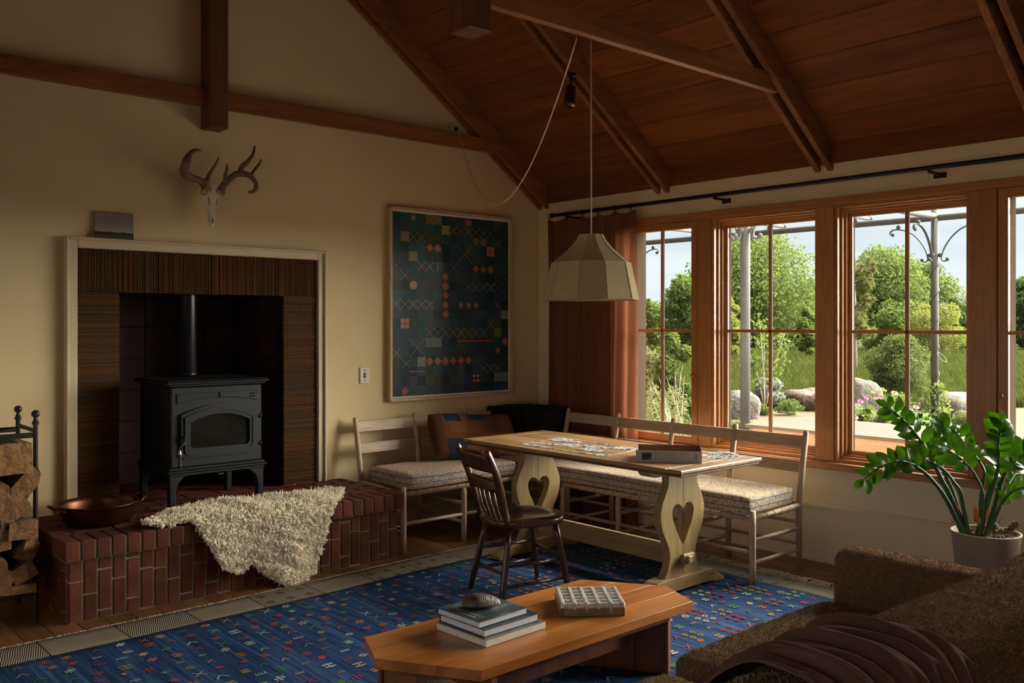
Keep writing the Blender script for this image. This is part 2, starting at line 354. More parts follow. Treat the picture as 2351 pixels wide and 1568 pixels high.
M_curtain = cloth('rust_linen', (.225, .085, .042), .28, .95, .14, 420)
M_shade = cloth('raw_linen_shade', (.60, .47, .28), .30, .95, .16, 520)
M_shaderib = plain('linen_binding', (.52, .40, .23), .9)
M_flex = plain('fabric_flex', (.62, .52, .40), .8)
M_bronze = plain('bronze_lamp', (.11, .045, .025), .3, .7)
M_steel = plain('grey_painted_steel', (.045, .045, .045), .8, .0, var=.12, vs=12)
M_wire = plain('black_wire', (.03, .03, .03), .6)
M_sofa = plain('brown_wool', (.17, .10, .054), .95, var=.2, vs=90, bump=.4, bs=300, spec=.02)
M_sofafuzz = plain('brown_wool_pile', (.30, .19, .112), .95, var=.2, vs=80, island=.3, spec=.02)
M_throw = cloth('mauve_linen', (.15, .072, .055), .1, .95, .12, 700)
M_wool = plain('sheep_wool', (.92, .82, .63), .95, var=.10, vs=7, island=.12, spec=.1)
M_hide = plain('sheep_hide', (.62, .50, .34), .9)
M_terra = plain('clay_pot', (.30, .23, .155), .75, var=.1, vs=8, bump=.1, bs=60)
M_soil = plain('potting_bark', (.10, .05, .025), .95, var=.5, vs=40, bump=.8, bs=50)
M_stem = plain('plant_stem', (.04, .085, .018), .4, var=.3, vs=14)
M_leaf = leafmat('glossy_leaf', [(.03,.088,.009), (.052,.13,.014), (.04,.105,.011)], .3, .35)
M_husk = leafmat('dry_sheath', [(.50,.26,.07), (.40,.18,.06)], .7, .35)
M_root = plain('old_rhizome', (.26, .16, .07), .9, var=.5, vs=40, bump=.8, bs=60)
# ------------------------------------------------------------ the room shell
XB, YA, XL, YF, XR = 5.128, 5.45, -0.42, -2.6, 2.355      # window wall, fireplace wall, side wall, wall behind, ridge
SL = .718; ZE = 2.53
def zc(x): return ZE + SL*((XB-x) if x > XR else (x-(2*XR-XB)))
CS = math.cos(math.atan(SL)); SN = math.sin(math.atan(SL))

def gable(mb, xs, z0, y0, y1):
    xs = sorted(set(xs + ([XR] if xs[0] < XR < xs[1] else [])))
    mb.prism([(xs[0], z0), (xs[-1], z0)] + [(x, zc(x)) for x in xs[::-1]], y0, y1)
m = MB(); gable(m, [XL, 1.60], 0, YA, YA+.12); gable(m, [1.60, 3.06], 1.86, YA, YA+.12); gable(m, [3.06, XB+.17], 0, YA, YA+.12)
struct(m.build('wall_back', M_wall))
m = MB(); gable(m, [XL, XB+.17], 0, YF-.12, YF); struct(m.build('wall_front', M_wallW))
m = MB(); m.box(XL-.12, XL, YF, YA, 0, .06); m.box(XL-.12, XL, YF, YA, 2.2, zc(XL)); m.box(XL-.12, XL, YF, -2.4, .06, 2.2); m.box(XL-.12, XL, 3.6, YA, .06, 2.2)
struct(m.build('wall_left', M_wallW))
WZ0, WZ1, WYa, WYb = .60, 2.165, 1.25, 4.50                # the band of windows
m = MB(); m.box(XB, XB+.17, YF, YA, 0, WZ0); m.box(XB, XB+.17, YF, YA, WZ1, ZE+.02); m.box(XB, XB+.17, WYb, YA, WZ0, WZ1)
m.box(XB, XB+.17, YF, .32, WZ0, WZ1)
WR = struct(m.build('wall_right', M_wallB))
m = MB(); m.box(XB-.016, XB, 1.0, YA, 0, .338); struct(m.build('baseboard_right', M_wallB, bevel=.003))
m = MB(); m.tube([(XB-.012, 1.0, .347), (XB-.012, YA, .347)], .011, 8); m.box(XB-.026, XB, 1.0, YA, .333, .343); struct(m.build('trim_1', M_wallB, smooth=False))
# rough board closing the eave between the rafters
struct(MB().box(XB-.02, XB+.1, YF, YA, 2.42, ZE+.03).build('trim_2', M_ceil))
# floor: a bed and boards running towards the fireplace wall
FL = struct(MB().box(XL, XB, YF, YA, -.08, -.012).build('floor', M_mortar))
bw = .128; k = 0
for i in range(int((XB-XL)/bw)+1):
    x0 = XL+i*bw; x1 = min(XB, x0+bw-.002); y = YF
    cuts = [YF]+[YF+(j+random.random()*.7)*2.7 for j in range(1, 3)]+[YA]
    for a, b in zip(cuts[:-1], cuts[1:]): MB().box(x0, x1, a, b-.002, -.012, 0, .0015).build('floor_board', M_floor, FL)
# ceiling: slope of wide boards over the window side, plain slope on the other side
m = MB(); m.add([(XB+.17, y, zc(XB+.17)+d) for d in (.03, .12) for y in (YF-.12, YA+.12)]+[(XR, y, zc(XR)+d) for d in (.03, .12) for y in (YF-.12, YA+.12)],
    [(0,1,5,4),(2,6,7,3),(0,2,3,1),(4,5,7,6),(0,4,6,2),(1,3,7,5)])
x2 = 2*XR-XB-.0
m.add([(x2-.12, y, zc(x2)-.086+d) for d in (.0, .12) for y in (YF-.12, YA+.12)]+[(XR, y, zc(XR)+d) for d in (.0, .12) for y in (YF-.12, YA+.12)],
    [(0,1,5,4),(2,6,7,3),(0,2,3,1),(4,5,7,6),(0,4,6,2),(1,3,7,5)])
CE = struct(m.build('ceiling', M_ceil))
Rm = Matrix.Translation((XB, 0, ZE)) @ Matrix.Rotation(math.atan(SL), 4, 'Y')      # slope frame: -x up the slope
s0 = .022; i = 0
while s0+i*.2155 < (XB-XR)/CS:
    a = s0+i*.2155; b = min(a+.2135, (XB-XR)/CS)
    cuts = [YF, random.choice([-.83, .42, 1.665]), random.choice([2.91, 4.155, 2.91]), YA]
    for c0, c1 in zip(cuts[:-1], cuts[1:]):
        mb = MB().box(-b, -a, c0, c1-.0015, 0, .028, .003, M=Rm); mb.build('ceiling_board', M_ceil, CE)
    i += 1
MB().box(-s0+.001, .02, YF, YA, .002, .028, M=Rm).build('ceiling_board', M_ceil, CE)

# ------------------------------------------------------------ roof trusses
def truss(yc, label, tie, wallside=False):
    t = thing('roof_truss', label, 'roof truss', (XR, yc, zc(XR)-.3))
    dv = .157
    for s_ in (-1, 1):
        for x_end, x_top in ((XB-.004, XR), (2*XR-XB+.004, XR)):
            y0, y1 = yc+s_*.041-.019, yc+s_*.041+.019
            z1, z2 = zc(x_end), zc(x_top)
            if x_end > XR: poly = [(x_end, z1-dv), (x_end, z1-.001), (x_top, z2-.001), (x_top, z2-dv)]
            else: poly = [(x_end, z1-.02-dv), (x_end, z1-.022), (x_top, z2-.022), (x_top, z2-dv-.02)]
            MB().prism(poly, y0, y1).build('rafter', M_rafter, t, bevel=.004)
    if tie:
        xe = 4.60; MB().prism([(2*XR-xe+.1, 2.867), (2*XR-xe, 2.767), (xe, 2.767), (xe-.1, 2.867)], yc-.0215, yc+.0215).build('tie_beam', M_rafter, t, bevel=.003)
        MB().box(XR-.061, XR+.061, yc-.0655, yc+.0655, 2.635, 4.25, .006).build('king_post', M_post, t)
    return t
truss(5.385, 'dark wooden roof truss with tie beam and hanging post against the fireplace wall', True)
truss(4.155, 'pair of bare wooden rafters with a spotlight on them and no tie beam', False)
truss(2.910, 'wooden roof truss whose tie beam carries the pendant lamp cord', True)
truss(1.665, 'pair of wooden rafters over the sofa and potted plant', False)

# ------------------------------------------------------------ windows
m_, n_, l_, p_ = node_mat('window_glass')
tr = n_.new('ShaderNodeBsdfTransparent'); gl = n_.new('ShaderNodeBsdfGlossy'); gl.inputs['Roughness'].default_value = .02; fr = n_.new('ShaderNodeFresnel'); fr.inputs['IOR'].default_value = 1.25
mx = n_.new('ShaderNodeMixShader'); l_.new(fr.outputs[0], mx.inputs[0]); l_.new(tr.outputs[0], mx.inputs[1]); l_.new(gl.outputs[0], mx.inputs[2]); l_.new(mx.outputs[0], n_['Material Output'].inputs[0])
tr.inputs[0].default_value = (.97, .985, .975, 1); M_glass = m_
M_glarecover = plain('dark_bronze_cladding', (.03, .022, .016), 1.0, var=.05, spec=0)  # added dark covers, keep sunlit outer frame edges from blowing out white
M_spacer = plain('window_spacer', (.05, .045, .045), .9, 0, spec=.05)
def window(nm, y0, y1, flush, knob=None, z0=WZ0+.02, z1=WZ1):
    root = MB()                                            # the lining of the opening
    t = .02
    for (a, b, c, d) in ((y0, y0+t, z0, z1), (y1-t, y1, z0, z1), (y0+t, y1-t, z1-t, z1), (y0+t, y1-t, z0, z0+t)): root.box(XB-.012, XB+(.022 if flush else .11), a, b, c, d, .002)
    R_ = struct(root.build(nm, M_firY)); cl_ = MB(); xo = XB+(.022 if flush else .11)
    for (a, b, c, d) in ((y0-.03, y0+t, z0-.03, z1+.03), (y1-t, y1+.03, z0-.03, z1+.03), (y0+t, y1-t, z1-t, z1+.03), (y0+t, y1-t, z0-.03, z0+t)): cl_.box(xo, XB+.185, a, b, c, d, .002)
    cl_.build('outer_cladding', M_glarecover, R_)
    def ring(name, x0, x1, i0, w_, mt=None):                        # four members, inset i0, width w_
        a, b, c, d = y0+i0, y1-i0, z0+i0, z1-i0
        for q in ((a, a+w_), (b-w_, b)): MB().box(x0, x1, q[0], q[1], c, d, .002).build(name+'_stile', mt or M_fir, R_)
        for q in ((c, c+w_), (d-w_, d)): MB().box(x0, x1, a+w_, b-w_, q[0], q[1], .002).build(name+'_rail', mt or M_firY, R_)
        return a+w_, b-w_, c+w_, d-w_
    if flush: ring('sash_cladding', XB+.004, XB+.022, .004, .0495, M_glarecover); a, b, c, d = ring('sash', XB-.018, XB+.004, .004, .05); gx = XB+.004
    else:
        ring('stop', XB+.022, XB+.075, t, .013); ring('inner_stop', XB+.047, XB+.075, t+.013, .012); ring('sash_cladding', XB+.084, XB+.11, t, .0475, M_glarecover); a, b, c, d = ring('sash', XB+.075, XB+.084, t, .048); gx = XB+.084
    ym, zm, h = (a+b)/2, 1.404, .0108
    MB().box(gx-.008, gx-.002, ym-h, ym+h, c, d, .003).build('muntin', M_fir, R_); MB().box(gx-.008, gx-.002, a, b, zm-h, zm+h, .003).build('muntin', M_firY, R_)
    MB().box(gx+.005, gx+.016, ym-h*.8, ym+h*.8, c, d, .002).build('outer_muntin', M_spacer, R_); MB().box(gx+.005, gx+.016, a, b, zm-h*.8, zm+h*.8, .002).build('outer_muntin', M_spacer, R_)
    for (ya, yb) in ((a, ym), (ym, b)):
        for (za, zb) in ((c, zm), (zm, d)): MB().box(gx-.0015, gx+.0015, ya, yb, za, zb).build('pane', M_glass, R_)
    if knob:
        q = MB(); rt = Matrix.Rotation(-PI/2, 4, 'Y'); q.lathe([(.006,0),(.006,.012),(.012,.016),(.0145,.022),(.012,.029),(.0001,.031)], (XB-.018, knob[0], knob[1]), 14, rot=rt.to_3x3()); q.build('knob', M_fir, R_, smooth=True)
    return R_
window('window_1', 3.845, 4.49, True, (3.875, 1.10)); window('window_2', 2.948, 3.733, False); window('window_3', 2.039, 2.839, False); window('window_4', 1.262, 1.912, True, (1.888, 1.075))
window('window_5', .42, 1.15, False)  # added out of view, lets more daylight onto the sofa
for k_ in range(6):                                        # unseen glazed doors added in the opposite wall for fill light
    y0 = -2.4+k_; m = MB()
    for (a, b, c, d) in ((y0, y0+.09, .06, 2.2), (y0+.91, y0+1.0, .06, 2.2), (y0+.09, y0+.91, .06, .22), (y0+.09, y0+.91, 2.1, 2.2), (y0+.09, y0+.91, 1.02, 1.06)): m.box(XL-.08, XL-.03, a, b, c, d, .003)
    d_ = struct(m.build('door_%d' % (k_+1), M_fir))
    for c, d in ((.22, 1.02), (1.06, 2.1)): MB().box(XL-.057, XL-.054, y0+.09, y0+.91, c, d).build('pane', M_glass, d_)
def trim(k, a, b, c, d, x0=XB-.02, mat=None): return struct(MB().box(x0, XB+.168, a, b, c, d, .003).build('trim_%d' % k, mat or M_fir))
trim(3, 3.733, 3.843, WZ0+.02, WZ1); trim(4, 2.839, 2.948, WZ0+.02, WZ1); trim(5, 1.914, 2.039, WZ0+.02, WZ1); trim(6, 1.15, 1.262, WZ0+.02, WZ1); trim(7, 4.49, 4.60, WZ0+.02, WZ1)
trim(10, .30, .42, WZ0+.02, WZ1); trim(8, .28, 4.62, WZ1, 2.212, XB-.026, M_firY); trim(9, .26, 4.64, .578, WZ0+.02, XB-.07, M_firY)  # near-end casing strip belongs to the added window


# ------------------------------------------------------------ fireplace: surround, firebox, hearth
FX0, FX1, FZ1 = 1.579, 3.086, 1.875; OX0, OX1, OZ1 = 1.812, 2.844, 1.632; HZ = .40
fp = thing('fireplace', 'fireplace surround of thin stacked clay strips in a cream frame', 'fireplace', ((FX0+FX1)/2, YA, HZ))
m = MB()
for (a, b, c, d) in ((1.524, FX0, HZ, 1.924), (FX1, 3.135, HZ, 1.924), (FX0, FX1, FZ1, 1.924)): m.box(a, b, YA-.035, YA+.02, c, d, .004)
m.build('frame', M_trimpaint, fp)
m = MB()
for (a, b, c, d) in ((1.515, 1.533, HZ, 1.936), (3.126, 3.144, HZ, 1.936), (1.533, 3.126, 1.918, 1.936)): m.box(a, b, YA-.05, YA+.01, c, d, .005)
m.build('frame_moulding', M_trimpaint, fp)
ms, ns, ls, ps = node_mat('clay_strip'); g_ = ns.new('ShaderNodeNewGeometry')
r_ = ramp(ns, [(0, (.055,.022,.007)), (.2, (.11,.040,.009)), (.4, (.075,.042,.012)), (.6, (.14,.052,.011)), (.8, (.045,.038,.016)), (1, (.085,.030,.014))])
z_ = ns.new('ShaderNodeTexNoise'); z_.inputs['Scale'].default_value = 25; hs = ns.new('ShaderNodeHueSaturation'); mr_ = ns.new('ShaderNodeMapRange'); mr_.inputs[3].default_value = .6; mr_.inputs[4].default_value = 1.4
ls.new(g_.outputs['Random Per Island'], r_.inputs[0]); ls.new(z_.outputs[0], mr_.inputs[0]); ls.new(mr_.outputs[0], hs.inputs['Value']); ls.new(r_.outputs[0], hs.inputs['Color']); ls.new(hs.outputs[0], ps.inputs['Base Color']); ps.inputs['Roughness'].default_value = .8; ps.inputs['Specular IOR Level'].default_value = .12
M_strip = ms
def strips(x0, x1, z0, z1, vert):
    q = MB(); p = x0 if vert else z0; e = x1 if vert else z1
    while p < e-.004:
        w_ = min(random.uniform(.0088, .0125), e-p); d_ = random.uniform(0, .006); j = random.uniform(-.0012, .0012)
        if vert: q.box(p, p+w_-.0026, YA-.012-d_, YA+.02, z0, z1-random.uniform(0, .004), .0012)
        else: q.box(x0, x1-random.uniform(0, .003), YA-.012-d_, YA+.02, p, p+w_-.0026, .0012)
        p += w_
    return q
stuff(strips(FX0, FX1, OZ1, FZ1, True).build('header_strips', M_strip, fp)); stuff(strips(FX0, OX0, HZ, OZ1-.004, False).build('side_strips', M_strip, fp)); stuff(strips(OX1, FX1, HZ, OZ1-.004, False).build('side_strips', M_strip, fp))
m = MB(); m.box(FX0, OX0-.004, YA, YA+.1, HZ, FZ1); m.box(OX1+.004, FX1, YA, YA+.1, HZ, FZ1); m.box(OX0-.004, OX1+.004, YA, YA+.1, OZ1+.004, FZ1); m.build('backing', M_darkhole, fp)
FD = YA+.72                                               # firebox lined with tiles
m = MB(); m.box(OX0-.06, OX0-.02, YA+.1, FD+.05, HZ-.1, 2.1); m.box(OX1+.02, OX1+.06, YA+.1, FD+.05, HZ-.1, 2.1); m.box(OX0-.06, OX1+.06, FD+.02, FD+.06, HZ-.1, 2.1); m.box(OX0-.06, OX1+.06, YA+.02, FD+.05, 2.1, 2.14); m.box(OX0-.06, OX1+.06, YA+.05, FD+.05, HZ-.14, HZ-.1)
m.build('firebox', M_darkhole, fp)
for iz in range(8):
    z0 = HZ+iz*.207
    for iy in range(3):
        y0 = YA+.1+iy*.207
        MB().box(OX0-.02, OX0-.004, y0, y0+.2, z0, z0+.2, .003).build('fire_tile', M_firetile, fp); MB().box(OX1+.004, OX1+.02, y0, y0+.2, z0, z0+.2, .003).build('fire_tile', M_firetile, fp)
    for ix in range(5): MB().box(OX0+ix*.207, min(OX1, OX0+ix*.207+.2), FD, FD+.02, z0, z0+.2, .003).build('fire_tile', M_firetile, fp)

he = thing('brick_hearth', 'raised red brick hearth with upright bricks and a brick-on-edge cap', 'hearth', (2.29, 5.08, 0))
HX0, HX1, HY0 = 1.335, 3.252, 4.725
m = MB(); m.box(HX0+.006, HX1-.006, HY0+.006, YA-.002, 0, .302); m.box(HX0-.018, HX1+.018, HY0-.016, YA-.002, .302, HZ-.006); m.box(OX0-.01, OX1+.01, YA-.02, FD+.02, .2, HZ-.006); m.build('mortar', M_mortar, he)
def bsize(sx, sy, sz): return MB().box(-sx/2, sx/2, -sy/2, sy/2, 0, sz, .0035)
BM = {}
def brick(x0, x1, y0, y1, z0, z1):
    k_ = tuple(round(v, 3) for v in (x1-x0, y1-y0, z1-z0))
    if k_ not in BM: o = bsize(*k_).build('brick', M_brick, he, keep=True); BM[k_] = o; o.location = ((x0+x1)/2, (y0+y1)/2, z0); return
    share(BM[k_], 'brick', ((x0+x1)/2, (y0+y1)/2, z0), he)
pit = .0695; nc = int(round((HX1-HX0)/pit)); pit = (HX1-HX0)/nc; J = .0095
ph = [0, .107, .035, .15, .06, .17]
def column(fn, k_):
    z = -.2+ph[k_ % 6]*1.25
    while z < .298:
        a, b = max(.004, z), min(.297, z+.192)
        if b-a > .012: fn(round(a, 3), round(b, 3))
        z += .2015
for i in range(nc): column(lambda a, b: brick(HX0+i*pit+J/2, HX0+(i+1)*pit-J/2, HY0, HY0+.06, a, b), i)
ny = int((YA-HY0-.07)/pit)
for i in range(ny): column(lambda a, b: brick(HX0, HX0+.06, HY0+.07+i*pit, HY0+.07+(i+1)*pit-J, a, b), i+2)
CX0, CX1, CY0 = HX0-.024, HX1+.024, HY0-.022; nc2 = int(round((CX1-CX0)/.0735)); pc = (CX1-CX0)/nc2
for i in range(nc2): brick(CX0+i*pc+J/2, CX0+(i+1)*pc-J/2, CY0, CY0+.195, .305, HZ)
y = CY0+.205; r = 0
while y < YA-.02:
    y1 = min(y+.064, YA-.003); x = CX0+(0 if r % 2 else -.1)
    while x < CX1:
        a, b = max(x, CX0), min(x+.193, CX1)
        if b-a > .02: brick(a, b, y, y1, .305, HZ)
        x += .2025
    y += .0735; r += 1
for k_ in range(4):
    for j in range(5): brick(OX0+j*.2065, OX0+j*.2065+.2, YA+.01+k_*.175, YA+.01+k_*.175+.168, .34, HZ-.002)
# ------------------------------------------------------------ wood stove
SX0, SX1, SY0, SY1 = 1.985, 2.535, 5.12, 5.60
st = thing('wood_stove', 'black cast iron wood stove with arched glass door inside the fireplace', 'stove', ((SX0+SX1)/2, (SY0+SY1)/2, HZ))
MB().box(SX0, SX1, SY0, SY1, .635, 1.095, .008).build('body', M_iron, st)
m = MB()
for k_, (e, z0, z1) in enumerate(((.018, 1.095, 1.108), (.034, 1.108, 1.121), (.026, 1.121, 1.130))): m.box(SX0-e, SX1+e, SY0-e, SY1+.01, z0, z1, .004)
m.build('top_plate', M_iron, st)
m = MB()
for e, z0, z1 in ((.012, .622, .638), (.024, .608, .622), (.012, .590, .608)): m.box(SX0-e, SX1+e, SY0-e, SY1, z0, z1, .004)
m.build('base_skirt', M_iron, st)
for sx in (0, 1):
    for sy in (0, 1):
        x = (SX0, SX1)[sx]; s_ = 1 if sx == 0 else -1; y = SY0-.005 if sy == 0 else SY1-.05
        poly = [(x-.006*s_, HZ), (x+.030*s_, HZ), (x+.026*s_, .50), (x+.040*s_, .55), (x+.075*s_, .582), (x+.12*s_, .592), (x-.008*s_, .592)]
        MB().prism(poly, y, y+.045).build('leg', M_iron, st, bevel=.004)
def arch(x0, x1, z0, z1, rise, n_=14, r=.025):
    pts = []
    for cx, cz, a0 in ((x0+r, z0+r, PI), (x1-r, z0+r, 1.5*PI)):
        pts += [(cx+r*math.cos(a0+PI/2*i/4), cz+r*math.sin(a0+PI/2*i/4)) for i in range(5)]
    for i in range(n_+1): t = i/n_; pts.append((x1+(x0-x1)*t, z1+rise*(1-(2*t-1)**2)))
    return pts
def ringplate(mb, A, B, ya, yb, yc):       # a raised frame between two outlines of equal length
    k_ = len(A); vs = [(x, ya, z) for x, z in A]+[(x, yb, z) for x, z in A]+[(x, yb, z) for x, z in B]+[(x, yc, z) for x, z in B]
    fs = [(i+r*k_, (i+1) % k_+r*k_, (i+1) % k_+(r+1)*k_, i+(r+1)*k_) for r in range(3) for i in range(k_)]; mb.add(vs, fs)
dx0, dx1, dz0, dz1 = 2.038, 2.500, .690, .935
door = MB(); ringplate(door, arch(dx0, dx1, dz0, dz1, .052), arch(dx0+.018, dx1-.018, dz0+.018, dz1-.014, .050), SY0+.004, SY0-.018, SY0-.014)
ringplate(door, arch(dx0+.018, dx1-.018, dz0+.018, dz1-.014, .050), arch(dx0+.034, dx1-.034, dz0+.034, dz1-.03, .048), SY0-.014, SY0-.026, SY0-.024)
ringplate(door, arch(dx0+.034, dx1-.034, dz0+.034, dz1-.03, .048), arch(dx0+.052, dx1-.052, dz0+.052, dz1-.046, .044), SY0-.024, SY0-.022, SY0-.006)
D = door.build('door', M_iron, st)
MB().prism(arch(dx0+.05, dx1-.05, dz0+.05, dz1-.044, .044), SY0-.008, SY0-.002).build('door_glass', M_glassdark, D)
for z in (.735, .90):
    q = MB(); q.tube([(dx1+.004, SY0-.012, z), (dx1+.028, SY0-.012, z)], .006, 8); q.tube([(dx1+.020, SY0-.014, z-.012), (dx1+.020, SY0-.014, z+.014)], .006, 8); q.sphere((dx1+.02, SY0-.014, z+.017), .007, 8, 5); q.build('hinge', M_iron, D, smooth=True)
hx = dx0+.004
q = MB(); q.tube([(hx, SY0-.02, .815), (hx+.006, SY0-.03, .80), (hx+.008, SY0-.04, .785), (hx-.006, SY0-.046, .772), (hx-.022, SY0-.05, .762), (hx-.026, SY0-.05, .745)], .0055, 8); q.build('handle_rod', M_pipe, D, smooth=True)
q = MB(); q.lathe([(.006,.748),(.007,.735),(.010,.722),(.011,.718)][::-1], (hx-.026, SY0-.05, 0), 12); q.build('handle_ferrule', M_brass, D, smooth=True)
q = MB(); q.lathe([(.008,.640),(.011,.643),(.010,.660),(.008,.69),(.0105,.716),(.009,.719)], (hx-.026, SY0-.05, 0), 12); q.build('handle_grip', M_black, D, smooth=True)
def curvetop(x0, x1, n_=12): return [(x1+(x0-x1)*i/n_, .995+.030*(1-(2*i/n_-1)**2)) for i in range(n_+1)]
lp = [(2.016, 1.055), (2.512, 1.055)]+[(x, z) for x, z in curvetop(2.016, 2.512)]
q = MB(); q.prism(lp, SY0-.005, SY0+.002); pn = q.build('lintel_panel', M_iron, st, bevel=.003)
q = MB(); q.prism([(2.262, 1.055), (2.298, 1.055), (2.289, 1.024), (2.271, 1.024)], SY0-.011, SY0); q.build('keystone', M_iron, pn, bevel=.003)
Mt = Matrix.Translation((2.452, SY0-.006, 1.022)) @ Matrix.Rotation(PI/2, 4, 'X'); text('JØTUL', .014, Mt, M_pipe, pn, 'maker_lettering', .0008)
q = MB(); 
for k_, (x, w_) in enumerate(((2.455, .008), (2.466, .006), (2.476, .010))): q.tube([(x, SY0-.006, 1.034), (x+w_*.6, SY0-.006, 1.044), (x+w_, SY0-.006, 1.036)], .0016, 5)
q.build('maker_emblem', M_pipe, pn)
q = MB(); q.tube([(2.255, SY0-.02, .583), (2.285, SY0-.02, .583)], .004, 6); q.build('air_lever', M_brass, st)
q = MB(); px_, py_ = 2.252, 5.548; q.lathe([(.060,1.128),(.060,1.15),(.055,1.155),(.055,1.70),(.055,2.1)], (px_, py_, 0), 24); q.build('flue_pipe', M_pipe, st, smooth=True)
q = MB()
for a in (3.9, 4.3, 4.7): q.sphere((px_+.055*math.cos(a), py_+.055*math.sin(a), 1.175), .004, 6, 4)
q.build('flue_screws', M_pipe, st)

# ------------------------------------------------------------ deer skull above the fireplace
sk = thing('deer_skull', 'bleached deer skull with brown antlers hung on the cream wall', 'skull', (2.31, 5.36, 2.03))
SKX, SKY = 2.312, 5.40
def skring(z, w_, d_, yoff, xo=0):
    r = []
    for j in range(16):
        a = 2*PI*j/16; c_, s_ = math.cos(a), math.sin(a)
        r.append((SKX+xo+w_*math.copysign(abs(c_)**.8, c_), SKY-yoff+d_*math.copysign(abs(s_)**.8, s_), z))
    return r
secs = [(2.030,.004,.004,.075),(2.036,.014,.010,.072),(2.062,.018,.014,.072),(2.10,.020,.022,.068),(2.14,.025,.032,.062),(2.175,.036,.040,.055),(2.205,.052,.048,.05),(2.232,.058,.052,.048),(2.258,.052,.052,.045),(2.285,.042,.05,.04),(2.315,.034,.045,.03),(2.335,.022,.035,.02),(2.343,.006,.01,.015)]
m = MB(); R_ = [skring(*s_) for s_ in secs]; vs = [p for r in R_ for p in r]; nn = 16
m.add(vs, [(i*nn+j, i*nn+(j+1) % nn, (i+1)*nn+(j+1) % nn, (i+1)*nn+j) for i in range(len(R_)-1) for j in range(nn)])
m.build('cranium', M_bone, sk, smooth=True, sub=1)
for s_ in (-1, 1):
    q = MB(); q.lathe([(.022,-.004),(.022,.004),(.016,.007),(.017,-.002),(.0001,-.006)], (0,0,0), 14)
    o = q.build('eye_socket', [M_bonedark], sk, smooth=True); o.location = (SKX+s_*.047, SKY-.085, 2.238); o.rotation_euler = (PI/2-.1, 0, s_*.75)
    q = MB(); q.lathe([(.021,-.002),(.025,.002),(.021,.008),(.017,.004)], (0,0,0), 14); o = q.build('socket_rim', M_bone, sk, smooth=True); o.location = (SKX+s_*.047, SKY-.085, 2.238); o.rotation_euler = (PI/2-.1, 0, s_*.75)
    q = MB(); q.tube([(SKX+s_*.021, SKY-.094, 2.268), (SKX+s_*.020, SKY-.098, 2.245)], .0028, 6); q.tube([(SKX+s_*.026, SKY-.088, 2.21), (SKX+s_*.020, SKY-.090, 2.165)], [.006,.003], 6); q.build('suture', M_bonedark, sk)
q = MB(); q.sphere((SKX, SKY-.084, 2.075), (.009, .006, .022), 10, 6); q.build('nose_opening', M_bonedark, sk, smooth=True)
q = MB(); q.tube([(SKX-.003, SKY-.09, 2.095), (SKX-.009, SKY-.083, 2.06), (SKX-.003, SKY-.077, 2.032)], [.003,.004,.002], 6); q.tube([(SKX+.006, SKY-.09, 2.095), (SKX+.010, SKY-.083, 2.06), (SKX+.004, SKY-.077, 2.032)], [.003,.004,.002], 6); q.build('premaxilla', M_bone, sk, smooth=True)
def smooth_path(pts, n_=6):
    P = [Vector(p) for p in pts]; out = []
    for i in range(len(P)-1):
        a, b, c, d = P[max(i-1,0)], P[i], P[i+1], P[min(i+2,len(P)-1)]
        for j in range(n_):
            t = j/n_; out.append(.5*((2*b)+(c-a)*t+(2*a-5*b+4*c-d)*t*t+(3*b-a-3*c+d)*t**3))
    return out+[P[-1]]
def antler(name, pts, rad):
    q = MB(); P = smooth_path(pts); k_ = len(P); rr = [1.22*np.interp(i/(k_-1), np.linspace(0,1,len(rad)), rad)*(1+.12*math.sin(i*2.1)*(.7 if i < k_*.5 else .2)) for i in range(k_)]
    q.tube(P, rr, 8); return q.build(name, M_antler, sk, smooth=True)
def sp(px, py, y): # a point on the skull's plane, measured from the wall picture
    d = Vector((FWD.x+(px-IW/2)/F_PX*RGT.x, FWD.y+(px-IW/2)/F_PX*RGT.y, (HOR-py)/F_PX)); return EYE+d*(y/d.y)
A = lambda px, py, y: tuple(sp(380+px/6.03, 300+py/6.03, y))
antler('antler', [A(560,840,5.36), A(530,760,5.34), A(470,690,5.30), A(330,640,5.24), A(260,560,5.2), A(290,420,5.18), A(340,320,5.2), A(420,270,5.22), A(495,275,5.25)], [.021,.016,.017,.019,.023,.020,.012,.009,.004])
antler('tine', [A(570,690,5.30), A(610,600,5.29), A(690,470,5.28), A(742,368,5.28)], [.011,.010,.007,.003])
antler('antler', [A(765,850,5.35), A(800,760,5.33), A(870,690,5.31), A(960,610,5.29), A(1060,595,5.28), A(1170,625,5.26), A(1240,710,5.25), A(1255,790,5.25), A(1210,845,5.26), A(1140,850,5.28)], [.017,.017,.015,.015,.016,.013,.011,.012,.009,.004])
antler('tine', [A(830,740,5.32), A(825,640,5.30), A(850,540,5.29), A(850,460,5.29)], [.011,.010,.008,.003])
antler('tine', [A(1030,600,5.285), A(1060,500,5.28), A(1140,430,5.28), A(1210,330,5.28), A(1237,205,5.28)], [.016,.014,.012,.009,.004])
antler('tine', [A(1185,615,5.26), A(1235,540,5.26), A(1290,470,5.26), A(1328,402,5.26)], [.009,.008,.007,.005])
for p, y in ((A(555,830,5.36), 0), (A(775,850,5.35), 0)):
    q = MB()
    for j in range(12): a = 2*PI*j/12; q.sphere((p[0]+.017*math.cos(a), p[1]+.012*math.sin(a), p[2]+random.uniform(-.008,.006)), random.uniform(.004,.007), 6, 4)
    q.build('antler_burr', M_antler, sk, smooth=True)

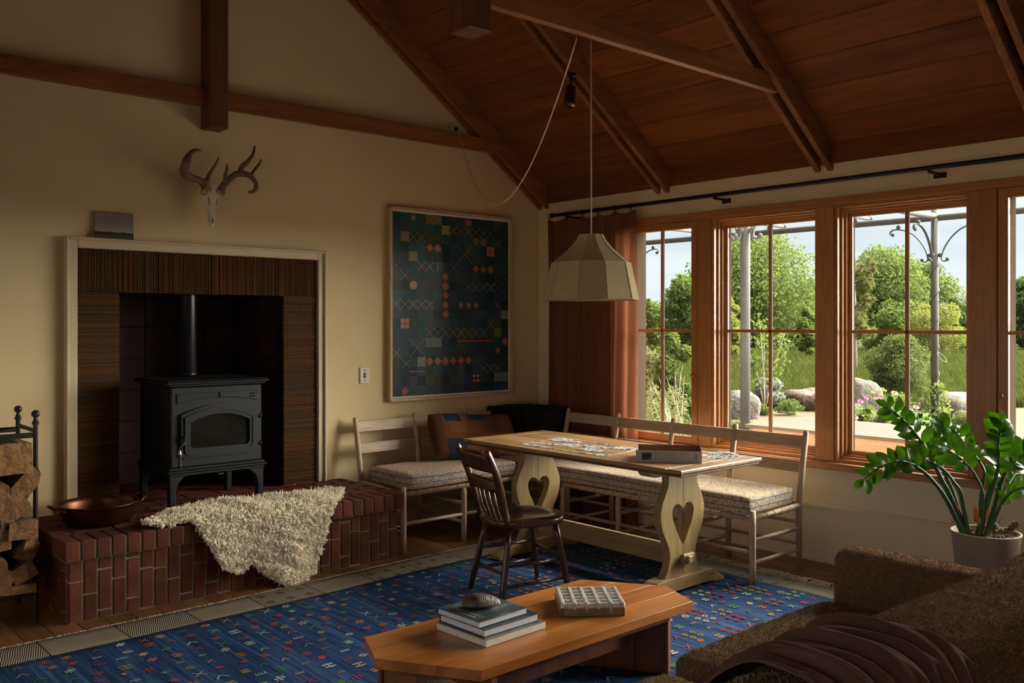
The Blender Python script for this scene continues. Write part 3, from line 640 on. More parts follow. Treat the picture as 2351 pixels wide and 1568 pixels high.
# ------------------------------------------------------------ small landscape leaning on the fireplace frame
mm, n, l, p = node_mat('small_landscape'); t = n.new('ShaderNodeTexCoord'); sx = n.new('ShaderNodeSeparateXYZ'); l.new(t.outputs['Generated'], sx.inputs[0])
z = n.new('ShaderNodeTexNoise'); z.inputs['Scale'].default_value = 9; mp = n.new('ShaderNodeMapping'); mp.inputs['Scale'].default_value = (1, 1, 2.5); l.new(t.outputs['Generated'], mp.inputs[0]); l.new(mp.outputs[0], z.inputs['Vector'])
e = math_node(n, l, 'ADD', sx.outputs[2], math_node(n, l, 'MULTIPLY', math_node(n, l, 'SUBTRACT', z.outputs[0], .5), .10))
r = ramp(n, [(.0, (.05,.05,.015)), (.12, (.07,.055,.02)), (.17, (.02,.02,.012)), (.245, (.02,.02,.012)), (.255, (.33,.29,.24)), (.6, (.22,.19,.19)), (1, (.24,.19,.17))]); r.color_ramp.interpolation = 'LINEAR'
l.new(e, r.inputs[0]); l.new(r.outputs[0], p.inputs['Base Color']); p.inputs['Roughness'].default_value = .5
sp_ = MB().box(-.107, .107, -.004, .004, 0, .152, .001).build('small_painting', mm, keep=True); sp_.location = (1.778, 5.422, 1.9365); sp_.rotation_euler = (-.10, 0, .0)
tag(sp_, 'small unframed painting of a flat landscape leaning on the fireplace frame', 'painting')

# ------------------------------------------------------------ switch plate, outlet, plug
t_ = thing('light_switch', 'cream ceramic switch plate between fireplace and framed print', 'switch', (3.464, YA, 1.035))
MB().box(3.425, 3.503, YA-.009, YA, 1.035, 1.152, .004).build('plate', M_cream, t_); MB().box(3.455, 3.473, YA-.0105, YA-.006, 1.075, 1.112, .002).build('toggle_slot', M_darkhole, t_)
MB().box(3.4595, 3.4685, YA-.022, YA-.008, 1.088, 1.104, .002).build('toggle', M_cream, t_)
for z in (1.058, 1.129): q = MB(); q.lathe([(.005,0),(.005,.002),(.0001,.003)], (3.464, YA-.009, z), 10, rot=Matrix.Rotation(PI/2, 3, 'X')); q.build('screw', M_darkhole, t_)
t_ = thing('wall_outlet', 'cream horizontal outlet plate above the tie beam by the rafter', 'outlet', (4.222, YA, 2.892))
MB().box(4.159, 4.282, YA-.008, YA, 2.885, 2.96, .004).build('plate', M_cream, t_); q = MB(); q.lathe([(.016,0),(.016,.003),(.0001,.0035)], (4.196, YA-.008, 2.92), 14, rot=Matrix.Rotation(PI/2, 3, 'X')); q.build('socket', M_cream, t_)
for dx in (-.006, .006): MB().box(4.196+dx-.0015, 4.196+dx+.0015, YA-.013, YA-.01, 2.917, 2.928).build('slot', M_darkhole, t_)

# ------------------------------------------------------------ framed print
fr = thing('framed_print', 'large framed print of teal squares with orange diamonds on the cream wall', 'framed print', (4.235, YA, .90))
PX0, PX1, PZ0, PZ1 = 3.652, 4.818, .898, 2.288; fw, fd, rr = .022, .042, .03
def rrect(x0, x1, z0, z1, r, n_=6):
    pts = []
    for cx, cz, a0 in ((x1-r, z1-r, 0), (x0+r, z1-r, PI/2), (x0+r, z0+r, PI), (x1-r, z0+r, 1.5*PI)): pts += [(cx+r*math.cos(a0+PI/2*i/n_), cz+r*math.sin(a0+PI/2*i/n_)) for i in range(n_+1)]
    return pts
m = MB(); ringplate(m, rrect(PX0, PX1, PZ0, PZ1, rr), rrect(PX0+fw, PX1-fw, PZ0+fw, PZ1-fw, .004), YA-.001, YA-fd, YA-.012); m.build('frame', M_frame, fr, bevel=.003)
MB().box(PX0+fw-.004, PX1-fw+.004, YA-.016, YA-.003, PZ0+fw-.004, PZ1-fw+.004).build('mount', M_white, fr)
gx0, gx1, gz0, gz1 = PX0+fw+.012, PX1-fw-.012, PZ0+fw+.012, PZ1-fw-.012; NC, NR = 15, 19; cw, ch = (gx1-gx0)/NC, (gz1-gz0)/NR
rg = random.Random(5); cells = {}
for j in range(NR):
    for i in range(NC):
        v = j/NR; b = rg.random(); base = (.022+.012*v*.3, .075+.02*math.sin(i*.5), .085+.045*v)
        if b < .14: base = (.045, .085, .088)
        elif b < .20: base = (.06, .078, .036)
        elif b < .30: base = (.05, .065, .09)
        elif b < .5: base = (.018, .05, .065)
        k_ = .8+.4*rg.random(); cells[i, j] = tuple(c*k_*.95 for c in base)
for (i, j), c in {(4,0):(.16,.15,.06),(5,0):(.16,.15,.06),(6,1):(.30,.26,.10),(1,2):(.20,.19,.08),(2,4):(.22,.23,.12),(13,12):(.13,.20,.04),(14,10):(.22,.26,.22),(1,11):(.36,.28,.12),(3,15):(.22,.26,.16),(4,13):(.14,.18,.14),(5,13):(.14,.20,.22),(13,17):(.16,.21,.25),(14,17):(.16,.21,.25),(12,3):(.40,.30,.12)}.items(): cells[i, j] = c
me = bpy.data.meshes.new('print'); vs = []; fs = []; cols = []
for (i, j), c in cells.items():
    b = len(vs); x, z = gx0+i*cw, gz1-(j+1)*ch; vs += [(x, YA-.0175, z), (x+cw, YA-.0175, z), (x+cw, YA-.0175, z+ch), (x, YA-.0175, z+ch)]; fs.append((b,b+1,b+2,b+3)); cols += [c]*4
me.from_pydata(vs, [], fs); ca = me.color_attributes.new('ink', 'FLOAT_COLOR', 'CORNER'); ca.data.foreach_set('color', [v for c in cols for v in (*c, 1)])
mi_, n, l, p = node_mat('print_ink'); at = n.new('ShaderNodeAttribute'); at.attribute_name = 'ink'; l.new(at.outputs['Color'], p.inputs['Base Color']); p.inputs['Roughness'].default_value = .32; p.inputs['Specular IOR Level'].default_value = .25; p.inputs['Coat Weight'].default_value = 0.0; p.inputs['Coat Roughness'].default_value = .03
me.materials.append(mi_); link('print', me, Vector((0,0,0)), fr)
M_or, M_ye, M_re, M_pe, M_ol = [plain('ink_'+k_, c, .25, var=.08, vs=40) for k_, c in (('orange', (.42,.10,.04)), ('straw', (.50,.36,.14)), ('red', (.50,.05,.04)), ('peach', (.55,.28,.13)), ('olive', (.19,.17,.06)))]
ym = YA-.0186
def P2(i, j): return gx0+i*cw, gz1-j*ch
def dia(q, i, j, s_=.46):
    x, z = P2(i+.5, j+.5); q.add([(x-s_*cw, ym, z), (x, ym, z-s_*ch), (x+s_*cw, ym, z), (x, ym, z+s_*ch)], [(0,1,2,3)])
def line(q, a, b, w_=.0013):
    (x0, z0), (x1, z1) = P2(*a), P2(*b); d = Vector((x1-x0, z1-z0)).normalized(); nx, nz = -d.y*w_, d.x*w_
    q.add([(x0-nx, ym, z0-nz), (x1-nx, ym, z1-nz), (x1+nx, ym, z1+nz), (x0+nx, ym, z0+nz)], [(0,1,2,3)])
for i, j in [(9,0),(4,3),(5,3),(10,5),(11,5),(12,5),(6,6),(6,7),(6,8),(6,9),(6,10),(4,15),(5,15),(6,15),(7,15),(8,15),(9,15),(14,13),(1,18)]: q = MB(); dia(q, i, j); q.build('diamond', M_or, fr)
def xs(i0, n_, j, h_=1):
    q = MB()
    for k_ in range(n_): line(q, (i0+k_, j), (i0+k_+1, j+h_)); line(q, (i0+k_, j+h_), (i0+k_+1, j))
    q.build('stitch_row', M_ye, fr)
for a in ((4,2,0),(6,7,1),(1,3,2),(3,2,5),(0,1,5),(1,1,6),(9,5,7),(0,5,9),(4,8,12),(7,1,5),(11,3,16),(14,1,6),(14,1,10),(13,1,2),(2,1,4),(0,1,14)): xs(*a)
for A_ in ((((8,3),(10,5)), ((10,3),(8,5))), (((2,13),(4,15)), ((4,13),(2,15))), (((13,9),(14,10)), ((13.2,9.7),(13.7,9.2))), (((12,12),(13,11)), ((12.2,11.2),(12.8,11.8))), (((1,15),(2,16)), ((1.2,16),(2,15.3)))):
    q = MB()
    for a, b in A_: line(q, a, b)
    q.build('stitch_cross', M_ye, fr)
for a, b in (((5.5,5),(5.5,6)), ((8,13.4),(13,13.4)), ((2,16.5),(4,16.5)), ((1,11.5),(2,11.5)), ((1.5,11),(1.5,12))): q = MB(); line(q, a, b, .0042); q.build('red_bar', M_re, fr)
for i, j in ((2,0),(8,9),(9,9),(10,9),(13,14)):
    q = MB(); x, z = P2(i+.5, j+.5)
    for k_ in range(4):
        a = PI*k_/4; d = Vector((math.cos(a), math.sin(a))); e = Vector((-d.y, d.x))*.0045; L_ = .036
        q.add([(x-d.x*L_, ym-k_*.00005, z-d.y*L_), (x+e.x, ym-k_*.00005, z+e.y), (x+d.x*L_, ym-k_*.00005, z+d.y*L_), (x-e.x, ym-k_*.00005, z-e.y)], [(0,1,2,3)])
    q.build('star', M_pe, fr)
def disc(i, j, mat, k_=.44): q = MB(); x, z = P2(i+.5, j+.5); q.add([(x+k_*cw*math.cos(2*PI*a/20), ym, z+k_*ch*math.sin(2*PI*a/20)) for a in range(20)], [tuple(range(20))]); q.build('disc', mat, fr)
disc(2, 7, M_pe); disc(10, 2, M_ol); disc(11, 2, M_ol); disc(12, 3, M_or)
q = MB()
for i2 in (0, .5):
    for j2 in (0, .5): x, z = P2(10+.25+i2, 17+.25+j2); q.add([(x-.22*cw, ym, z), (x, ym, z-.22*ch), (x+.22*cw, ym, z), (x, ym, z+.22*ch)], [(0,1,2,3)])
stuff(q.build('lozenge_square', M_pe, fr))
# ------------------------------------------------------------ corner benches
def rod(m, a, b, r, n_=10): return m.tube([a, b], r, n_)
def bench(name, label, posts_u, front_v, back_v, T, matU, end_first=True, end_last=False):
    # local frame: u along the seat, v from the front to the wall; T maps (u, v, z) to the room
    c = T((posts_u[0]+posts_u[-1])/2, (front_v+back_v)/2, 0); t = thing(name, label, 'bench', c); lean = .075
    for i, u in enumerate(posts_u):
        q = MB(); q.tube([T(u, back_v, 0), T(u, back_v, .40), T(u, back_v+lean*.45, .60), T(u, back_v+lean, .80), T(u, back_v+lean+.002, .815)], [.016,.019,.0185,.017,.013], 12); q.build('post', M_maple, t, smooth=True)
        first = i == 0
        q = MB(); q.tube([T(u, front_v, 0), T(u, front_v, .10), T(u, front_v, .33), T(u, front_v, .412 if first else .365)], [.0165,.019,.019,.018 if first else .011], 12); q.build('leg', M_maple, t, smooth=True)
        for z in (.125, .25): q = MB(); rod(q, T(u, front_v, z), T(u, back_v, z), .0115); q.build('stretcher', M_mapleX, t, smooth=True)
        q = MB(); rod(q, T(u, front_v, .368), T(u, back_v, .385), .015); q.build('seat_rail', M_mapleX, t, smooth=True)
    u0, u1 = posts_u[0], posts_u[-1]
    for v, z, r in ((front_v, .368, .0155), (back_v, .385, .0155)): q = MB(); rod(q, T(u0, v, z), T(u1, v, z), r, 12); q.build('seat_rail', matU, t, smooth=True)
    for a, b in zip(posts_u[:-1], posts_u[1:]):
        for v, z in ((front_v, .18), (back_v, .16), (back_v, .285)): q = MB(); rod(q, T(a, v, z), T(b, v, z), .011); q.build('stretcher', matU, t, smooth=True)
        for z0, z1 in ((.572, .640), (.716, .786)):
            q = MB(); o0, o1 = lean*(z0-.40)/.40, lean*(z1-.40)/.40
            P = [T(u, back_v+o+d, z) for u in (a, b) for (o, z) in ((o0, z0), (o1, z1)) for d in (-.007, .007)]
            q.add(P, [(0,1,3,2),(4,6,7,5),(0,4,5,1),(2,3,7,6),(0,2,6,4),(1,5,7,3)]); q.build('back_slat', matU, t, bevel=.003)
    # cord lashings round the front and end rails
    q = MB(); k_ = u0+.05
    while k_ < u1:
        for d in (0, .005): q.tube([T(k_+d, front_v+.017*math.cos(a*PI/5), .368+.017*math.sin(a*PI/5)) for a in range(11)], .0022, 5, cap=False)
        k_ += .075
    v = front_v+.05
    while v < back_v:
        q.tube([T(u0+.0165*math.cos(a*PI/5), v, .374+.017*math.sin(a*PI/5)) for a in range(11)], .0022, 5, cap=False); v += .075
    stuff(q.build('cord_lashing', M_cord, t)); return t
bench('slat_back_bench', 'pale wooden slat back bench along the fireplace wall beside the hearth', [3.345, 3.835, 4.33, 4.82], 4.805, 5.30, lambda u, v, z: (u, v, z), M_mapleX)
bench('slat_back_bench', 'long pale wooden slat back bench under the windows', [2.915, 3.41, 3.905, 4.40, 4.90], -4.37+8.74, 4.85, lambda u, v, z: (v, u, z), M_mapleY)

# tweed seat cushions
mt_, n, l, p = node_mat('tweed'); t = n.new('ShaderNodeTexCoord'); vm = n.new('ShaderNodeVectorMath'); vm.operation = 'SCALE'; vm.inputs['Scale'].default_value = 210; l.new(t.outputs['Object'], vm.inputs[0])
vf = n.new('ShaderNodeVectorMath'); vf.operation = 'FLOOR'; l.new(vm.outputs[0], vf.inputs[0]); wn = n.new('ShaderNodeTexWhiteNoise'); l.new(vf.outputs[0], wn.inputs['Vector'])
r = ramp(n, [(0, (.62,.50,.36)), (.38, (.50,.40,.28)), (.50, (.33,.13,.06)), (.60, (.42,.27,.13)), (.70, (.68,.58,.46)), (.90, (.10,.075,.065)), (.95, (.14,.19,.28))]); r.color_ramp.interpolation = 'CONSTANT'; l.new(wn.outputs['Value'], r.inputs[0])
# dark weft and blue stripes
s_ = n.new('ShaderNodeSeparateXYZ'); l.new(t.outputs['Object'], s_.inputs[0])
ax = math_node(n, l, 'ADD', math_node(n, l, 'ADD', s_.outputs[0], s_.outputs[1]), math_node(n, l, 'MULTIPLY', s_.outputs[2], 1.0))
st1 = math_node(n, l, 'LESS_THAN', math_node(n, l, 'FRACT', math_node(n, l, 'MULTIPLY', s_.outputs[2], 26)), .16)
mxs = n.new('ShaderNodeMix'); mxs.data_type = 'RGBA'; l.new(st1, mxs.inputs[0]); l.new(r.outputs[0], mxs.inputs[6]); mxs.inputs[7].default_value = (.13, .18, .28, 1)
st2 = math_node(n, l, 'LESS_THAN', math_node(n, l, 'FRACT', math_node(n, l, 'MULTIPLY', ax, 75)), .22)
mxt = n.new('ShaderNodeMix'); mxt.data_type = 'RGBA'; l.new(math_node(n, l, 'MULTIPLY', st2, .4), mxt.inputs[0]); l.new(mxs.outputs[2], mxt.inputs[6]); mxt.inputs[7].default_value = (.10, .06, .05, 1)
l.new(mxt.outputs[2], p.inputs['Base Color']); p.inputs['Roughness'].default_value = .95; p.inputs['Specular IOR Level'].default_value = .1
bp = n.new('ShaderNodeBump'); bp.inputs['Strength'].default_value = .5; bp.inputs['Distance'].default_value = .004; l.new(wn.outputs['Value'], bp.inputs['Height']); l.new(bp.outputs[0], p.inputs['Normal']); M_tweed = mt_
def wob(a): return lambda p: p+Vector((math.sin(p.y*9+a)*.004, math.sin(p.x*8+a)*.004, math.sin(p.x*7+p.y*5+a)*.003))
q = MB(); q.rbox((3.385, 4.80, .386), (4.31, 5.275, .492), .022, (20, 12, 5), wob(0)); tag(q.build('seat_cushion', M_tweed, smooth=True), 'tweed seat cushion on the bench beside the brick hearth', 'cushion')
q = MB(); q.rbox((4.345, 2.93, .386), (4.825, 5.255, .492), .022, (12, 36, 5), wob(2)); tag(q.build('seat_cushion', M_tweed, smooth=True), 'long tweed seat cushion on the bench under the windows', 'cushion')

# patchwork pillow
pcs = [cloth('patch_'+k_, c, 0, .95, .18, 260) for k_, c in (('rust', (.165,.055,.020)), ('tan', (.20,.078,.030)), ('denim', (.024,.034,.05)), ('brown', (.115,.042,.018)), ('slate', (.034,.042,.056)))]
q = MB(); nu, nv = 41, 25; hu, hv = .365, .175
def pil(u, v, sgn):
    a, b = 2*u-1, 2*v-1; th = .075*((1-a**4)*(1-b**4))**.55; pin = 1-.07*(b*b)*abs(a)**3; pin2 = 1-.06*(a*a)*abs(b)**3
    x, y, z = a*hu*pin2, sgn*th-.0, b*hv*pin
    y += .02*math.sin(3*a+1)
    return (x, y, z)
def patch(u, v):
    if .12 < u < .34 and v < .36: return 2
    if .14 < u < .34 and v > .74: return 2
    if .46 < u < .66 and v > .78: return 4
    if .34 <= u < .6 and v < .36: return 1
    if u < .12: return 3
    return (0, 1, 0, 3, 0)[int(u*5) % 5] if v > .5 else (1, 0, 3, 0, 1)[int(u*4.6+v) % 5]
for sgn in (-1, 1):
    b = len(q.v); q.v += [pil(i/(nu-1), j/(nv-1), sgn) for j in range(nv) for i in range(nu)]
    for j in range(nv-1):
        for i in range(nu-1):
            f = (b+j*nu+i, b+j*nu+i+1, b+(j+1)*nu+i+1, b+(j+1)*nu+i); q.f.append(f if sgn < 0 else f[::-1]); q.m.append(patch((i+.5)/(nu-1), (j+.5)/(nv-1)) if sgn < 0 else 0)
o = q.build('patchwork_pillow', pcs, smooth=True, keep=True); o.location = (4.185, 5.145, .640); o.rotation_euler = (-.50, .05, -.10)
tag(o, 'long rust patchwork pillow with dark denim patches leaning on the bench back', 'pillow')

# dark blanket over the bench corner
mp_, n, l, p = node_mat('dark_plaid'); t = n.new('ShaderNodeTexCoord'); s_ = n.new('ShaderNodeSeparateXYZ'); l.new(t.outputs['Object'], s_.inputs[0])
a1 = math_node(n, l, 'LESS_THAN', math_node(n, l, 'FRACT', math_node(n, l, 'MULTIPLY', math_node(n, l, 'ADD', s_.outputs[0], s_.outputs[1]), 16)), .4); a2 = math_node(n, l, 'LESS_THAN', math_node(n, l, 'FRACT', math_node(n, l, 'MULTIPLY', s_.outputs[2], 16)), .4)
r = ramp(n, [(0, (.012,.017,.022)), (.5, (.022,.026,.02)), (1, (.05,.03,.014))]); l.new(math_node(n, l, 'MULTIPLY', math_node(n, l, 'ADD', a1, a2), .5), r.inputs[0]); l.new(r.outputs[0], p.inputs['Base Color']); p.inputs['Roughness'].default_value = .95; p.inputs['Specular IOR Level'].default_value = .1
path = smooth_path([(4.54, 5.378, 0), (4.72, 5.378, 0), (4.86, 5.355, 0), (4.918, 5.24, 0), (4.92, 5.08, 0), (4.918, 4.93, 0)], 8); path = [Vector(a) for a in path]; nP = len(path)
prof = smooth_path([(.026, .60, 0), (.03, .72, 0), (.014, .800, 0), (-.012, .806, 0), (-.045, .73, 0), (-.065, .62, 0), (-.095, .53, 0), (-.13, .502, 0)], 5); nQ = len(prof)
def drape(u, v):
    i = min(nP-1, int(u*(nP-1)+.5)); j = min(nQ-1, int(v*(nQ-1)+.5)); c = path[i]; d = (path[min(i+1,nP-1)]-path[max(i-1,0)]).normalized(); nin = Vector((-d.y, d.x, 0))*1.0   # away from the room
    f = math.sin(u*21+2*v)*.016*(.4+v)+math.sin(u*43+5*v)*.006
    off = prof[j].x; k_ = 1 if off > 0 else 1.0
    return c+nin*(off*k_+(f if v > .5 else abs(f)*.3))+Vector((0,0,prof[j].y+abs(f)*.35+ (.012*math.sin(u*9) if v > .8 else 0)))
q = MB(); q.grid(drape, nP, nQ); o = q.build('folded_blanket', mp_, smooth=True); sd = o.modifiers.new('thick', 'SOLIDIFY'); sd.thickness = .006
tag(o, 'dark plaid wool blanket draped over the bench corner', 'blanket')

# ------------------------------------------------------------ trestle table
tb = thing('trestle_table', 'worn wooden trestle table with heart cut-outs in its pale legs', 'table', (4.0, 3.71, 0))
TX0, TX1, TY0, TY1, TZ = 3.645, 4.357, 2.843, 4.580, .72
nb = 4; bw_ = (TX1-TX0)/nb
for i in range(nb): MB().box(TX0+i*bw_, TX0+(i+1)*bw_-.0008, TY0+.10, TY1-.10, TZ-.020, TZ, .0022).build('top_board', M_tabletop, tb)
for a, b in ((TY0, TY0+.0992), (TY1-.0992, TY1)): MB().box(TX0, TX1, a, b, TZ-.020, TZ, .005).build('breadboard_end', M_tabletop, tb)
m = MB(); e = .010
for (a, b, c, d) in ((TX0+e, TX1-e, TY0+e, TY0+.06), (TX0+e, TX1-e, TY1-.06, TY1-e), (TX0+e, TX0+.06, TY0+.06, TY1-.06), (TX1-.06, TX1-e, TY0+.06, TY1-.06)): m.box(a, b, c, d, TZ-.036, TZ-.0195, .004)
m.build('edge_moulding', M_tabledark, tb)
half = [(.125,.655), (.123,.60), (.138,.56), (.172,.50), (.187,.45), (.186,.40), (.170,.345), (.138,.29), (.116,.24), (.112,.20), (.122,.155), (.150,.105), (.168,.082)]
half = [(p.x, p.y) for p in smooth_path([(a, b, 0) for a, b in half], 3)]
heart = [(p.x, p.y) for p in smooth_path([(0,.256,0), (.022,.285,0), (.052,.335,0), (.078,.385,0), (.091,.425,0), (.088,.455,0), (.068,.477,0), (.042,.480,0), (.018,.470,0), (0,.448,0)], 3)]
for yc in (3.122, 4.262):
    cx = 3.99
    for s_ in (-1, 1):
        poly = [(cx+s_*.0006, .655)]+[(cx+s_*a, b) for a, b in half]+[(cx+s_*.0006, .082)]+[(cx+s_*max(a,.0006), b) for a, b in heart]
        MB().prism(poly, yc-.024, yc+.024).build('trestle_board', M_pine, tb, bevel=.004)
    fp_ = [(-.345,.0), (-.345,.022), (-.30,.045), (-.235,.080), (-.19,.086), (.19,.086), (.235,.080), (.30,.045), (.345,.022), (.345,.0), (.26,.0), (.24,.012), (-.24,.012), (-.26,.0)]
    MB().prism([(cx+a, b+.009) for a, b in fp_], yc-.045, yc+.045).build('foot', M_pineX, tb, bevel=.006)
    bp_ = [(-.30,.683), (-.30,.672), (-.285,.655), (-.25,.646), (.25,.646), (.285,.655), (.30,.672), (.30,.683)]
    MB().prism([(cx+a, b) for a, b in bp_], yc-.04, yc+.04).build('top_batten', M_pineX, tb, bevel=.004)
    sy = -1 if yc < 3.6 else 1
    MB().box(cx-.022, cx+.022, yc+sy*.02-.06, yc+sy*.02+.06, .165, .205, .005).build('tenon', M_pineY, tb); MB().box(cx-.045, cx+.055, yc+sy*.052-.013, yc+sy*.052+.013, .158, .215, .008).build('wedge', M_pineX, tb)
MB().box(3.99-.016, 3.99+.016, 3.12, 4.262, .135, .245, .004).build('stretcher', M_pineY, tb)

# ------------------------------------------------------------ jigsaw on the table
M_pz = plain('puzzle_print', (.30,.28,.27), .6, var=.1); mz, n, l, p = node_mat('puzzle_piece'); g_ = n.new('ShaderNodeNewGeometry')
r = ramp(n, [(0, (.03,.03,.035)), (.3, (.10,.10,.11)), (.5, (.42,.42,.44)), (.7, (.66,.66,.70)), (.85, (.34,.28,.20)), (1, (.55,.55,.60))]); l.new(g_.outputs['Random Per Island'], r.inputs[0]); l.new(r.outputs[0], p.inputs['Base Color']); p.inputs['Roughness'].default_value = .5
def piece(q, x, y, z, s_, a, tilt=0):
    M = Matrix.Translation((x, y, z)) @ Matrix.Rotation(a, 4, 'Z') @ Matrix.Rotation(tilt, 4, 'X')
    pts = [(-.5,-.5),(-.14,-.5),(-.12,-.66),(.12,-.66),(.14,-.5),(.5,-.5),(.5,-.12),(.36,0),(.5,.12),(.5,.5),(.14,.5),(.12,.66),(-.12,.66),(-.14,.5),(-.5,.5),(-.5,.12),(-.36,0),(-.5,-.12)]
    q.prism([(u*s_*.93, v*s_*.93) for u, v in pts], 0, .0018, 'z', M=M)
O = Vector((3.722, 3.425)); U = Vector((.40, .075)); V_ = Vector((.012, .71)); q = MB(); NU, NV = 26, 46
for i in range(NU):
    for j in range(NV):
        u, v = (i+.5)/NU, (j+.5)/NV; edge = i in (0, NU-1) or j in (0, NV-1)
        f = math.sin(u*7+1.3)*math.cos(v*6.5)+.5*math.sin(u*15+v*11)
        if not edge and not (f > .05 and not (.42 < v < .52 and u < .5)): continue
        if edge and i == NU-1 and .2 < v < .32: continue
        p2 = O+U*u+V_*v; piece(q, p2.x, p2.y, TZ+.0005, .0152, math.atan2(U.y, U.x)+random.uniform(-.03,.03))
o = stuff(q.build('jigsaw_puzzle', mz)); tag(o, 'half finished jigsaw puzzle laid out on the wooden table', 'puzzle', kind='stuff')
q = MB(); k_ = 0
while k_ < 330:
    a, r2 = random.uniform(0, 2*PI), math.sqrt(random.random()); x, y = 4.245+.135*r2*math.cos(a)+.03*math.sin(a), 3.04+.105*r2*math.sin(a)
    piece(q, x, y, TZ+.0006+(random.random()**2)*.007*(1-r2), .015, random.uniform(0, 6.3), random.uniform(-.12,.12) if r2 < .7 else 0); k_ += 1
for _ in range(7): piece(q, 3.70+random.uniform(-.03,.01), 3.24+random.uniform(-.04,.05), TZ+.0006, .015, random.uniform(0,6))
o = stuff(q.build('loose_puzzle_pieces', mz)); tag(o, 'heap of loose puzzle pieces beside the open box on the table', 'puzzle pieces', kind='stuff')
pbx = thing('puzzle_box', 'open grey puzzle box with 1000 printed on its side', 'box', (3.92, 3.14, TZ), math.atan2(-.269, .213))
PB = WM[pbx.name]; Lb, Wb, Hb = .343, .245, .062; b0 = PB @ Matrix.Translation((-Lb/2, -Wb/2, 0))
M_card = plain('grey_print_card', (.46, .45, .43), .55, var=.04); M_cardin = plain('bare_card', (.24, .12, .06), .85, var=.08); M_inkd = plain('black_print', (.02, .02, .022), .5); M_inkg = plain('grey_print', (.30, .295, .29), .5)
for nm_, a in (('side', (0, Lb, 0, .003)), ('side', (0, Lb, Wb-.003, Wb)), ('side', (0, .003, .003, Wb-.003)), ('side', (Lb-.003, Lb, .003, Wb-.003))): MB().box(a[0], a[1], a[2], a[3], 0, Hb, M=b0).build(nm_, M_card, pbx)
MB().box(.003, Lb-.003, .003, Wb-.003, 0, .003, M=b0).build('bottom', M_cardin, pbx)
m = MB(); m.box(.003, Lb-.003, .003, .0036, .002, Hb-.001, M=b0); m.box(.003, Lb-.003, Wb-.0036, Wb-.003, .002, Hb-.001, M=b0); m.box(.003, .0036, .003, Wb-.003, .002, Hb-.001, M=b0); m.box(Lb-.0036, Lb-.003, .003, Wb-.003, .002, Hb-.001, M=b0); m.build('lining', M_cardin, pbx)
m = MB(); m.box(0, Lb, -.0001, .003, Hb, Hb+.0006, M=b0); m.box(0, Lb, Wb-.003, Wb, Hb, Hb+.0006, M=b0); m.box(0, .003, 0, Wb, Hb, Hb+.0006, M=b0); m.box(Lb-.003, Lb, 0, Wb, Hb, Hb+.0006, M=b0); m.build('rim', M_inkd, pbx)
mph, n, l, p = node_mat('small_photo'); t = n.new('ShaderNodeTexCoord'); z = n.new('ShaderNodeTexNoise'); z.inputs['Scale'].default_value = 60; l.new(t.outputs['Object'], z.inputs['Vector']); r = ramp(n, [(.52, (.012,.012,.013)), (.7, (.30,.30,.31))]); l.new(z.outputs[0], r.inputs[0]); l.new(r.outputs[0], p.inputs['Base Color'])
MB().box(.030, .082, -.0006, 0, .012, .050, M=b0).build('printed_photo', mph, pbx)
face = b0 @ Matrix.Rotation(PI/2, 4, 'X')
def ftxt(s, size, x, z, rot, mat, nm_): text(s, size, face @ Matrix.Translation((x, z, .0007)) @ Matrix.Rotation(rot, 4, 'Z'), mat, pbx, nm_, .0001)
ftxt('1000', .017, .313, .012, PI/2, M_inkd, 'lettering'); ftxt('FINE', .009, .013, .012, PI/2, M_inkg, 'lettering'); ftxt('ART', .009, .013, .037, PI/2, M_inkd, 'lettering')
m = MB()
for c in range(3):
    for j in range(9): m.box(.092+c*.068, .092+c*.068+.060-random.random()*.012, -.0004, 0, .014+j*.0045, .0152+j*.0045, M=b0)
m.box(.330, .3312, -.0004, 0, .012, .050, M=b0); m.build('small_print', M_inkg, pbx)

# ------------------------------------------------------------ spindle chair
CC = Vector((3.325, 3.675, .008)); ca_ = math.radians(-12)
chf = Matrix.Translation(CC) @ Matrix.Rotation(ca_, 4, 'Z'); ch = thing('spindle_chair', 'dark varnished wooden spindle back chair standing at the table', 'chair', CC, ca_)
W = lambda u, v, z: tuple(chf @ Vector((u, v, z)))
sp_pts = []
for i in range(40):
    a = 2*PI*i/40; c, s_ = math.cos(a), math.sin(a); u = .205*math.copysign(abs(c)**.6, c); v = (.195+.012*(c))*math.copysign(abs(s_)**.6, s_); sp_pts.append((u, v))
q = MB(); rings = [(.90,.378),(.985,.384),(1.0,.395),(1.0,.412),(.975,.420),(.80,.416),(.45,.408),(.1,.409)]
vs = [W(u*k_, v*k_, z+.010*(abs(v)/.2)**2*(k_ if k_ < .9 else 0)) for k_, z in rings for u, v in sp_pts]; n0 = 40
q.add(vs, [(i*n0+j, i*n0+(j+1) % n0, (i+1)*n0+(j+1) % n0, (i+1)*n0+j) for i in range(len(rings)-1) for j in range(n0)]+[tuple(range(n0-1,-1,-1)), tuple((len(rings)-1)*n0+j for j in range(n0))]); q.build('seat', M_chair, ch, smooth=True)
FT = {}
for nm_, (u, v), (tu, tv) in (('bl', (-.215,.175), (-.14,.125)), ('br', (-.215,-.175), (-.14,-.125)), ('fl', (.205,.165), (.14,.125)), ('fr', (.205,-.165), (.14,-.125))):
    a, b = Vector((u, v, 0)), Vector((tu, tv, .385)); FT[nm_] = (a, b)
    q = MB(); q.tube([W(*(a+(b-a)*k_)) for k_ in (0, .03, .25, .45, .75, 1)], [.0105,.0125,.0185,.0195,.017,.0145], 10); q.build('leg', M_chair, ch, smooth=True)
